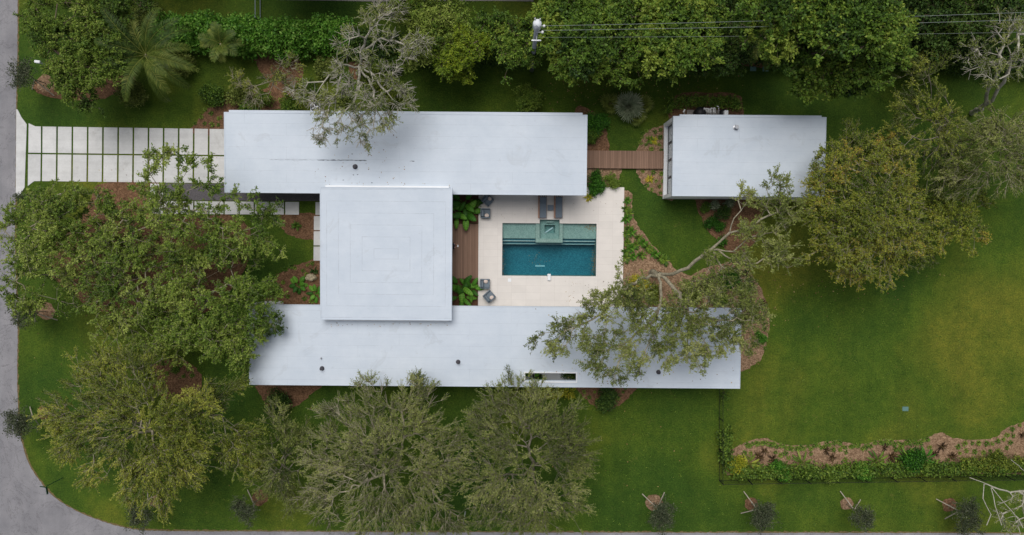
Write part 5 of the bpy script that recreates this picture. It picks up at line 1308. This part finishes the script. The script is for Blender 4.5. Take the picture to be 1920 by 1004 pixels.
# ------------------------------------------------------------------ hedges and shrubs
hedge('hedge', 'glossy bright green hedge along the neighbouring lawn', [(300, 62), (380, 60), (450, 66), (540, 72), (600, 68), (660, 66)], 2.9, 2.4, 'hedge', 1, 0.22, 1.2, tint=0.6)
hedge('hedge', 'dull hedge behind the bright yellow-green tree and utility pole', [(660, 80), (760, 95), (860, 95), (1000, 100)], 2.2, 2.0, 'deep', 2, 0.2, 1.0)
hedge('hedge', 'dark hedge along the back of the shaded lawn', [(1000, 70), (1150, 85), (1300, 100), (1420, 85), (1560, 95), (1700, 95), (1960, 110)], 2.6, 2.2, 'deep', 3, 0.22, 0.9)
hedge('hedge', 'low glossy hedge wrapped around the pool equipment', [(1253, 212), (1256, 196), (1275, 190), (1330, 191), (1378, 192), (1384, 205)], 0.75, 0.8, 'dark', 4, 0.16, 1.6, tint=0.5)
hedge('hedge', 'yellow-green low hedge below the slot opening', [(982, 736), (1020, 738), (1078, 737)], 0.8, 0.8, 'gold', 5, 0.14, 1.5, tint=0.42)
hedge('hedge', 'mixed green hedge along the garden fence', [(1358, 805), (1360, 850), (1374, 884), (1440, 884), (1520, 884), (1600, 881), (1700, 879), (1800, 877), (2140, 872)], 0.85, 0.8, 'green', 6, 0.22, 1.3, tint=0.3)
hedge('hedge', 'rusty olive hedge section at the far end of the garden fence', [(1800, 872), (1860, 872), (1960, 868)], 1.2, 1.0, 'olive', 16, 0.13, 1.6, tint=0.3)
hedge('hedge', 'short green hedge against the fence near the roof end', [(1356, 736), (1362, 748)], 0.6, 0.8, 'dark', 7, 0.15, 1.2, tint=0.4)
for k, (x, y, r_, h_, m_, t_, lab) in enumerate((
        (405, 190, 1.05, 1.2, 'dark', 0.4, 'rounded dark shrub at the corner of the long wing above the driveway end'), (988, 186, 1.15, 1.5, 'green', 0.45, 'round bright shrub alone on the shaded lawn below the pole'),
        (1118, 232, 0.95, 1.3, 'bright', 0.35, 'bright leafy plant at the end of the long wing above the boardwalk'), (1110, 255, 0.7, 0.9, 'dark', 0.5, 'dark low plant touching the boardwalk end of the long wing'),
        (1113, 332, 0.6, 0.9, 'bright', 0.3, 'leafy green shrub just below the boardwalk'), (1117, 353, 0.75, 0.8, 'bright', 0.35, 'spreading green shrub at the terrace corner'), (1145, 340, 0.6, 0.8, 'green', 0.5, 'loose green shrub between boardwalk and mulch edge'),
        (525, 752, 1.1, 1.1, 'deep', 0.45, 'dark shrub in the mulch below the left end of the slotted roof'), (1136, 746, 1.05, 1.2, 'deep', 0.5, 'dark shrub in the mulch point below the slotted roof'),
        (1330, 420, 0.55, 0.5, 'bright', 0.2, 'flat bright green shrub in the mulch below the guest house'), (1348, 425, 0.5, 0.5, 'bright', 0.25, 'second flat bright green shrub in the mulch below the guest house'),
        (1322, 390, 0.5, 0.8, 'dark', 0.4, 'dark shrub at the outer corner of the guest house bed'), (1352, 398, 0.6, 0.9, 'deep', 0.4, 'darkest shrub in the guest house bed'), (1336, 384, 0.42, 1.0, 'silver', 0.45, 'pale grey-green shrub against the guest house wall'),
        (1363, 382, 0.42, 1.0, 'silver', 0.4, 'pale grey-green shrub beside the drooping oak crown at the guest house'), (1352, 450, 0.42, 0.6, 'bright', 0.4, 'small bright shrub at the lower tip of the guest house bed'),
        (1362, 525, 0.9, 1.2, 'bright', 0.3, 'rich green shrub in the bed under the leaning oak'), (1198, 535, 0.8, 0.7, 'gold', 0.55, 'yellow flowering shrub under the leaning oak by the terrace'), (1215, 552, 0.8, 0.6, 'olive', 0.3, 'low olive shrub beneath the leaning oak, beside the yellow flowering one'), (1290, 558, 0.9, 0.7, 'oak', 0.4, 'low grey-green shrub beneath the centre of the leaning oak'), (1345, 556, 0.8, 0.7, 'green', 0.4, 'low green shrub between the leaning oak and the slotted roof end'), (1392, 540, 0.55, 0.8, 'bright', 0.5, 'small bright shrub at the outer edge of the oak bed'),
        (1422, 630, 0.5, 0.8, 'bright', 0.55, 'bright shrub beside the end of the slotted roof'), (330, 690, 0.3, 0.3, 'dark', 0.5, 'small dark shrub in the round mulch patch'), (255, 180, 1.2, 1.6, 'oak', 0.4, 'dull shrub below the coconut palm'),
        (618, 128, 1.0, 1.4, 'oak', 0.45, 'dull shrub below the bare-limbed oak, hedge side'), (702, 152, 1.1, 1.3, 'olive', 0.2, 'olive shrub under the bare-limbed oak toward the lawn'), (728, 118, 1.2, 1.6, 'green', 0.3, 'green shrub between the bare-limbed oak and the bright green tree'),
        (640, 188, 0.9, 1.0, 'oak', 0.35, 'grey-green shrub against the long wing under the bare-limbed oak'), (735, 180, 0.9, 1.0, 'olive', 0.25, 'olive shrub near the long wing at the lawn end of the bare-limbed oak'), (585, 170, 1.0, 1.1, 'green', 0.25, 'green shrub by the air conditioner and brush tree'), (452, 178, 1.0, 1.1, 'oak', 0.4, 'dull shrub at the driveway end of the brush tree'), (500, 195, 0.7, 0.9, 'green', 0.3, 'low green shrub below the brush tree against the wing'),
        (285, 40, 1.4, 2.0, 'oak', 0.3, 'dull tall shrub at the start of the bright hedge above the coconut palm'), (230, 60, 1.4, 2.0, 'green', 0.2, 'green shrub between the dense olive tree and the coconut palm'), (340, 120, 1.3, 1.7, 'oak', 0.35, 'dull brownish shrub on the hedge side of the coconut palm'), (470, 205, 0.7, 1.0, 'dark', 0.55, 'green shrub against the long wing near the air conditioner'), (545, 200, 0.9, 1.3, 'dark', 0.6, 'shrub hanging over the long wing edge near the air conditioner'),
        (1375, 868, 0.8, 1.1, 'gold', 0.3, 'golden shrub in the fence corner'), (1460, 880, 0.8, 1.1, 'bright', 0.5, 'bright green shrub in the fence hedge below the banana leaves'), (1610, 878, 0.7, 1.0, 'bright', 0.62, 'lime green shrub in the middle of the fence hedge'),
        (1705, 862, 1.1, 1.3, 'bright', 0.25, 'lush green shrub halfway along the bed'), (1560, 884, 0.8, 1.0, 'green', 0.5, 'mid green shrub in the fence hedge left of the lime one'), (1860, 866, 1.0, 1.0, 'olive', 0.2, 'rusty olive shrub near the bare forked branches'))):
    bush('shrub', lab, 'shrub', G(x, y, 0), r_, h_, m_, 100 + k, tint=t_, leaf=0.15 if r_ > 0.6 else 0.11)
# strappy plants along the terrace edge
flax = [blades_mesh('foliage', 30, 0.62, 0.13, (25, 80), 0.75, 80 + k, tint=(0.45, 0.2), prof=(0.6, 1.0, 0.8, 0.05)) for k in range(3)]
fl_pts = [(1176, 377), (1173, 392), (1179, 401), (1174, 411), (1179, 429), (1173, 440), (1183, 436), (1197, 446), (1175, 457), (1183, 466), (1174, 472), (1192, 460), (1205, 456), (1213, 463), (1220, 471), (1228, 477), (1237, 483), (1245, 489), (1187, 482), (1203, 478), (1172, 484)]
for k, (x, y) in enumerate(fl_pts):
    me = flax[k % 3]
    if not me.materials: me.materials.append(M['leaf_dark'] if k % 3 else M['leaf_hedge'])
    o = bpy.data.objects.new('flax_plant', me); COL.objects.link(o); o.location = G(x, y, 0); o.rotation_euler = (0, 0, k * 2.1); s = 0.8 + 0.25 * ((k * 37) % 7) / 7; o.scale = (s, s, s)
    meta(o, 'broad-bladed dark green plant in the mulch strip beside the terrace', 'plant', 'strap-leaved plants beside the terrace')
o = link_mesh('agave', blades_mesh('agave', 22, 0.5, 0.12, (10, 75), 0.5, 90, tint=(0.5, 0.15)), M['leaf_gold'], loc=tuple(G(1103, 371.5, 0.151)), label='single yellow-green rosette poking over the terrace corner by the long wing', cat='plant')
for k, (x, y, mt, lab) in enumerate(((1226, 264, 'gold', 'variegated yellow rosette in the mulch above the boardwalk by the guest house'), (1218, 262, 'dark', 'dark green rosette beside the variegated one above the boardwalk'), (1218, 336, 'gold', 'variegated yellow rosette in the mulch below the boardwalk by the guest house'),
        (1383, 508, 'maroon', 'dark rosette at the upper edge of the oak bed'), (1429, 568, 'maroon', 'dark rosette at the outer edge of the oak bed'), (1398, 512, 'maroon', 'second dark rosette at the upper edge of the oak bed'))):
    link_mesh('rosette_plant', blades_mesh('foliage', 26, 0.5, 0.11, (10, 80), 0.7, 120 + k, tint=(0.55, 0.2)), M['leaf_' + mt], loc=tuple(G(x, y, 0)), label=lab, cat='plant')
brom = [blades_mesh('foliage', 24, 0.85, 0.10, (12, 70), 0.6, 140 + k, tint=(0.4, 0.2)) for k in range(2)]
for m_ in brom: m_.materials.append(M['leaf_maroon'])
for k, (x, y) in enumerate(((1433, 845), (1449, 861), (1422, 856), (1549, 844), (1560, 858), (1658, 839), (1671, 856), (1765, 837), (1784, 855), (1752, 850), (1916, 815))):
    o = bpy.data.objects.new('bromeliad', brom[k % 2]); COL.objects.link(o); o.location = G(x, y, 0); o.rotation_euler = (0, 0, k * 1.3); s = 0.55 + 0.3 * ((k * 29) % 5) / 5; o.scale = (s, s, s)
    meta(o, 'dark maroon spiky rosette on the pinkish mulch of the fenced bed', 'plant', 'dark spiky plants in the fenced bed')
for k, (x, y, lab, md) in enumerate(((1400, 868, 'banana-like plant with a long yellowed leaf at the fence corner end of the bed', 'olive'), (1500, 866, 'broad strap-leaved plant with one yellow leaf in the bed', 'green'), (1640, 862, 'strap-leaved dark green plant in the middle of the bed', 'dark'), (1697, 858, 'arching plant with two long yellow stalks in the bed', 'green'), (1730, 858, 'lush dark green paddle-leaved plant in the bed', 'bright'))):
    plant_of('banana_plant', lab, 'plant', G(x, y, 0), paddle(0.8, 0.19, 1.1), 15, md, 'leaf', 0.1, 160 + k, elevs=(0.25, 1.2))
# small tufts of ground cover
tuft = [blades_mesh('foliage', 34, 0.27, 0.05, (10, 85), 0.9, 200 + k, tint=(0.5, 0.18)) for k in range(4)]
for k, m_ in enumerate(tuft): m_.materials.append(M['leaf_green' if k % 2 else 'leaf_dark'])
tn = [0]
def tufts(pts, label, group, s0=1.0):
    rnd = random.Random(len(pts) * 7 + int(pts[0][0]))
    for (x, y) in pts:
        k = tn[0]; tn[0] += 1
        o = bpy.data.objects.new('ground_tuft', tuft[k % 4]); COL.objects.link(o); o.location = G(x, y, 0); o.rotation_euler = (0, 0, rnd.uniform(0, 6)); s = s0 * rnd.uniform(0.75, 1.2); o.scale = (s, s, s)
        meta(o, label, 'ground plant', group)
tufts([(366, 232), (378, 220), (384, 232), (398, 234), (410, 235), (385, 206), (396, 213), (412, 222)], 'small dark tuft in the mulch corner at the driveway end', 'tufts at the driveway end')
tufts([(1205, 250), (1212, 246), (1238, 244), (1201, 268), (1211, 272), (1221, 280), (1238, 258), (1236, 272), (1228, 248), (1204, 258), (1240, 282)], 'small tuft in the rounded mulch bed above the boardwalk', 'tufts above the boardwalk')
tufts([(1205, 322), (1225, 324), (1240, 326), (1212, 348), (1222, 356), (1236, 350), (1243, 340), (1238, 362), (1230, 340)], 'small tuft in the rounded mulch bed below the boardwalk', 'tufts below the boardwalk')
tufts([(306, 682), (324, 681), (340, 684), (353, 692), (361, 704), (313, 700), (345, 705), (330, 698)], 'small green tuft in the round mulch patch between the trees', 'tufts in the round mulch patch')
tufts([(536, 505), (553, 503), (546, 500), (577, 497), (586, 494), (575, 515), (571, 560), (585, 565), (540, 556), (531, 530), (569, 508)], 'small dark tuft on the mulch around the boulder', 'tufts around the boulder')
tufts([(1095, 735), (1105, 745), (1115, 735), (1168, 735), (1160, 748), (1172, 728), (1120, 752)], 'small dark tuft in the mulch point below the slotted roof', 'tufts below the slotted roof')
tufts([(1138, 333), (1151, 330), (1158, 342), (1150, 356), (1163, 358), (1153, 348)], 'small tuft in the mulch between boardwalk and terrace', 'tufts by the terrace corner')
rnd = random.Random(77); tp2 = []
edge_pts = [(1400, 832), (1434, 824), (1470, 836), (1520, 836), (1562, 828), (1610, 836), (1660, 826), (1720, 828), (1745, 822)]
for (x0, y0), (x1, y1) in zip(edge_pts[:-1], edge_pts[1:]):
    n = int((x1 - x0) / 5.5)
    for i in range(n): tp2.append((x0 + (x1 - x0) * i / n + rnd.uniform(-2, 2), y0 + (y1 - y0) * i / n + rnd.uniform(0, 7)))
tufts(tp2, 'green edging tuft along the lawn side of the fenced bed', 'edging tufts of the fenced bed', 1.15)
tp3 = [(1808, 832), (1822, 831), (1834, 831), (1849, 832), (1860, 832), (1870, 827), (1881, 824), (1897, 805), (1887, 816), (1899, 817), (1911, 797), (1796, 838), (1811, 845), (1827, 847), (1843, 848), (1856, 846), (1871, 846), (1887, 840), (1799, 850), (1894, 830), (1742, 839), (1562, 843), (1575, 843), (1586, 848), (1584, 862), (1454, 848), (1463, 854), (1472, 850), (1478, 858), (1520, 851), (1407, 850), (1395, 850), (1402, 858), (1679, 842), (1688, 838)]
tufts(tp3, 'small round green tuft on the bare pinkish mulch of the fenced bed', 'round tufts of the fenced bed', 1.15)
tp4 = []
for i in range(7): tp4.append((1288 + i * 7 + rnd.uniform(-2, 2), 525 + rnd.uniform(-5, 12)))
for i in range(8): tp4.append((1425 + rnd.uniform(-12, 10), 590 + i * 9))
tufts(tp4, 'small tuft on the mulch under the leaning oak', 'tufts under the leaning oak', 1.0)

# ------------------------------------------------------------------ fallen leaves
def litter(name, areas, z, size, seed, mat='leaf_litter', label='scattered fallen leaves'):
    rg = np.random.default_rng(seed); P_ = []
    for (x, y, rx, ry, n) in areas:
        for _ in range(n):
            P_.append(G(x + rg.normal() * rx, y + rg.normal() * ry, z))
    P_ = np.array(P_); P_[:, 2] += rg.uniform(0.004, 0.016, len(P_))
    lv = leaf_quads(P_, unit(rg.normal(size=P_.shape) * np.array([1, 1, 0.1])), size * rg.uniform(0.6, 1.4, len(P_)), 0.6, rg, 5.0)
    link_mesh(name, np_mesh(name, lv, np.arange(len(lv)).reshape(-1, 4), tint=rg.uniform(0, 1, len(P_))), M[mat], kind='stuff', label=label, cat='leaves')
litter('fallen_leaves', [(1100, 170, 60, 25, 130), (1250, 150, 80, 18, 90), (700, 190, 40, 10, 40), (1600, 530, 80, 20, 60), (1480, 530, 50, 40, 50), (300, 600, 120, 60, 120), (1400, 600, 30, 40, 80), (900, 850, 200, 60, 160)], 0.0, 0.12, 5, label='fallen leaves scattered over the lawn')
def litter_on(name, x0, y0, x1, y1, n, z, size, seed, label):
    rg = np.random.default_rng(seed); P_ = np.array([G(rg.uniform(x0, x1), rg.uniform(y0, y1), z) for _ in range(n)]); P_[:, 2] += rg.uniform(0.005, 0.014, n)
    lv = leaf_quads(P_, unit(rg.normal(size=P_.shape) * np.array([1, 1, 0.1])), size * rg.uniform(0.6, 1.4, n), 0.6, rg, 5.0)
    link_mesh(name, np_mesh(name, lv, np.arange(n * 4).reshape(-1, 4), tint=rg.uniform(0, 1, n)), M['leaf_litter'], kind='stuff', label=label, cat='leaves')
litter_on('fallen_leaves', 620, 605, 840, 612, 26, RZ, 0.09, 6, 'dead leaves along the foot of the square block')
litter_on('fallen_leaves', 610, 342, 845, 349, 16, RZ, 0.08, 7, 'dead leaves on the cracked roof along the square block')
litter('fallen_leaves', [(1108, 425, 7, 4, 170), (1113, 492, 3, 14, 120), (944, 490, 1.2, 12, 40), (1005, 488, 9, 6, 24)], -0.21, 0.07, 8, label='brown leaves sunk in the pool')

litter_on('fallen_leaves', 590, 215, 760, 345, 60, RZ, 0.10, 9, 'dead leaves on the roof below the bare-limbed oak')
litter_on('fallen_leaves', 1000, 578, 1380, 722, 110, RZ, 0.10, 10, 'dead leaves on the roof below the leaning oak')
litter_on('fallen_leaves', 905, 375, 1160, 410, 26, DZ, 0.07, 11, 'dead leaves on the terrace by the loungers')
litter_on('fallen_leaves', 1060, 525, 1165, 568, 60, DZ, 0.08, 12, 'dead leaves on the terrace under the oak sprays')
litter_on('fallen_leaves', 180, 290, 415, 340, 40, 0.031, 0.09, 13, 'dead leaves on the driveway slabs')

rg = np.random.default_rng(99); nW = 900
P_ = []
for _ in range(nW):
    x, y = (rg.uniform(1100, 1920), rg.uniform(560, 995)) if rg.uniform() < 0.7 else (rg.uniform(40, 560), rg.uniform(600, 990))
    if 465 < x < 1395 and y < 735: continue
    if x > 1345 and 815 < y < 905: continue
    if x < 300 and y > 850 + (x - 40) * 0.62: continue
    P_.append(G(x, y, 0))
P_ = np.array(P_); P_ = np.repeat(P_, 9, axis=0) + rg.normal(size=(len(P_) * 9, 3)) * np.array([0.07, 0.07, 0.0]); P_[:, 2] = 0.03
lv = leaf_quads(P_, unit(rg.normal(size=P_.shape) + np.array([0, 0, 0.2])), 0.07 * rg.uniform(0.6, 1.5, len(P_)), 0.6, rg, 1.0)
link_mesh('lawn_weeds', np_mesh('lawn_weeds', lv, np.arange(len(lv)).reshape(-1, 4), tint=np.clip(rg.normal(0.55, 0.25, len(P_)), 0, 1)), M['leaf_dark'], kind='stuff', label='low weeds and clover scattered through the lawn', cat='weeds')
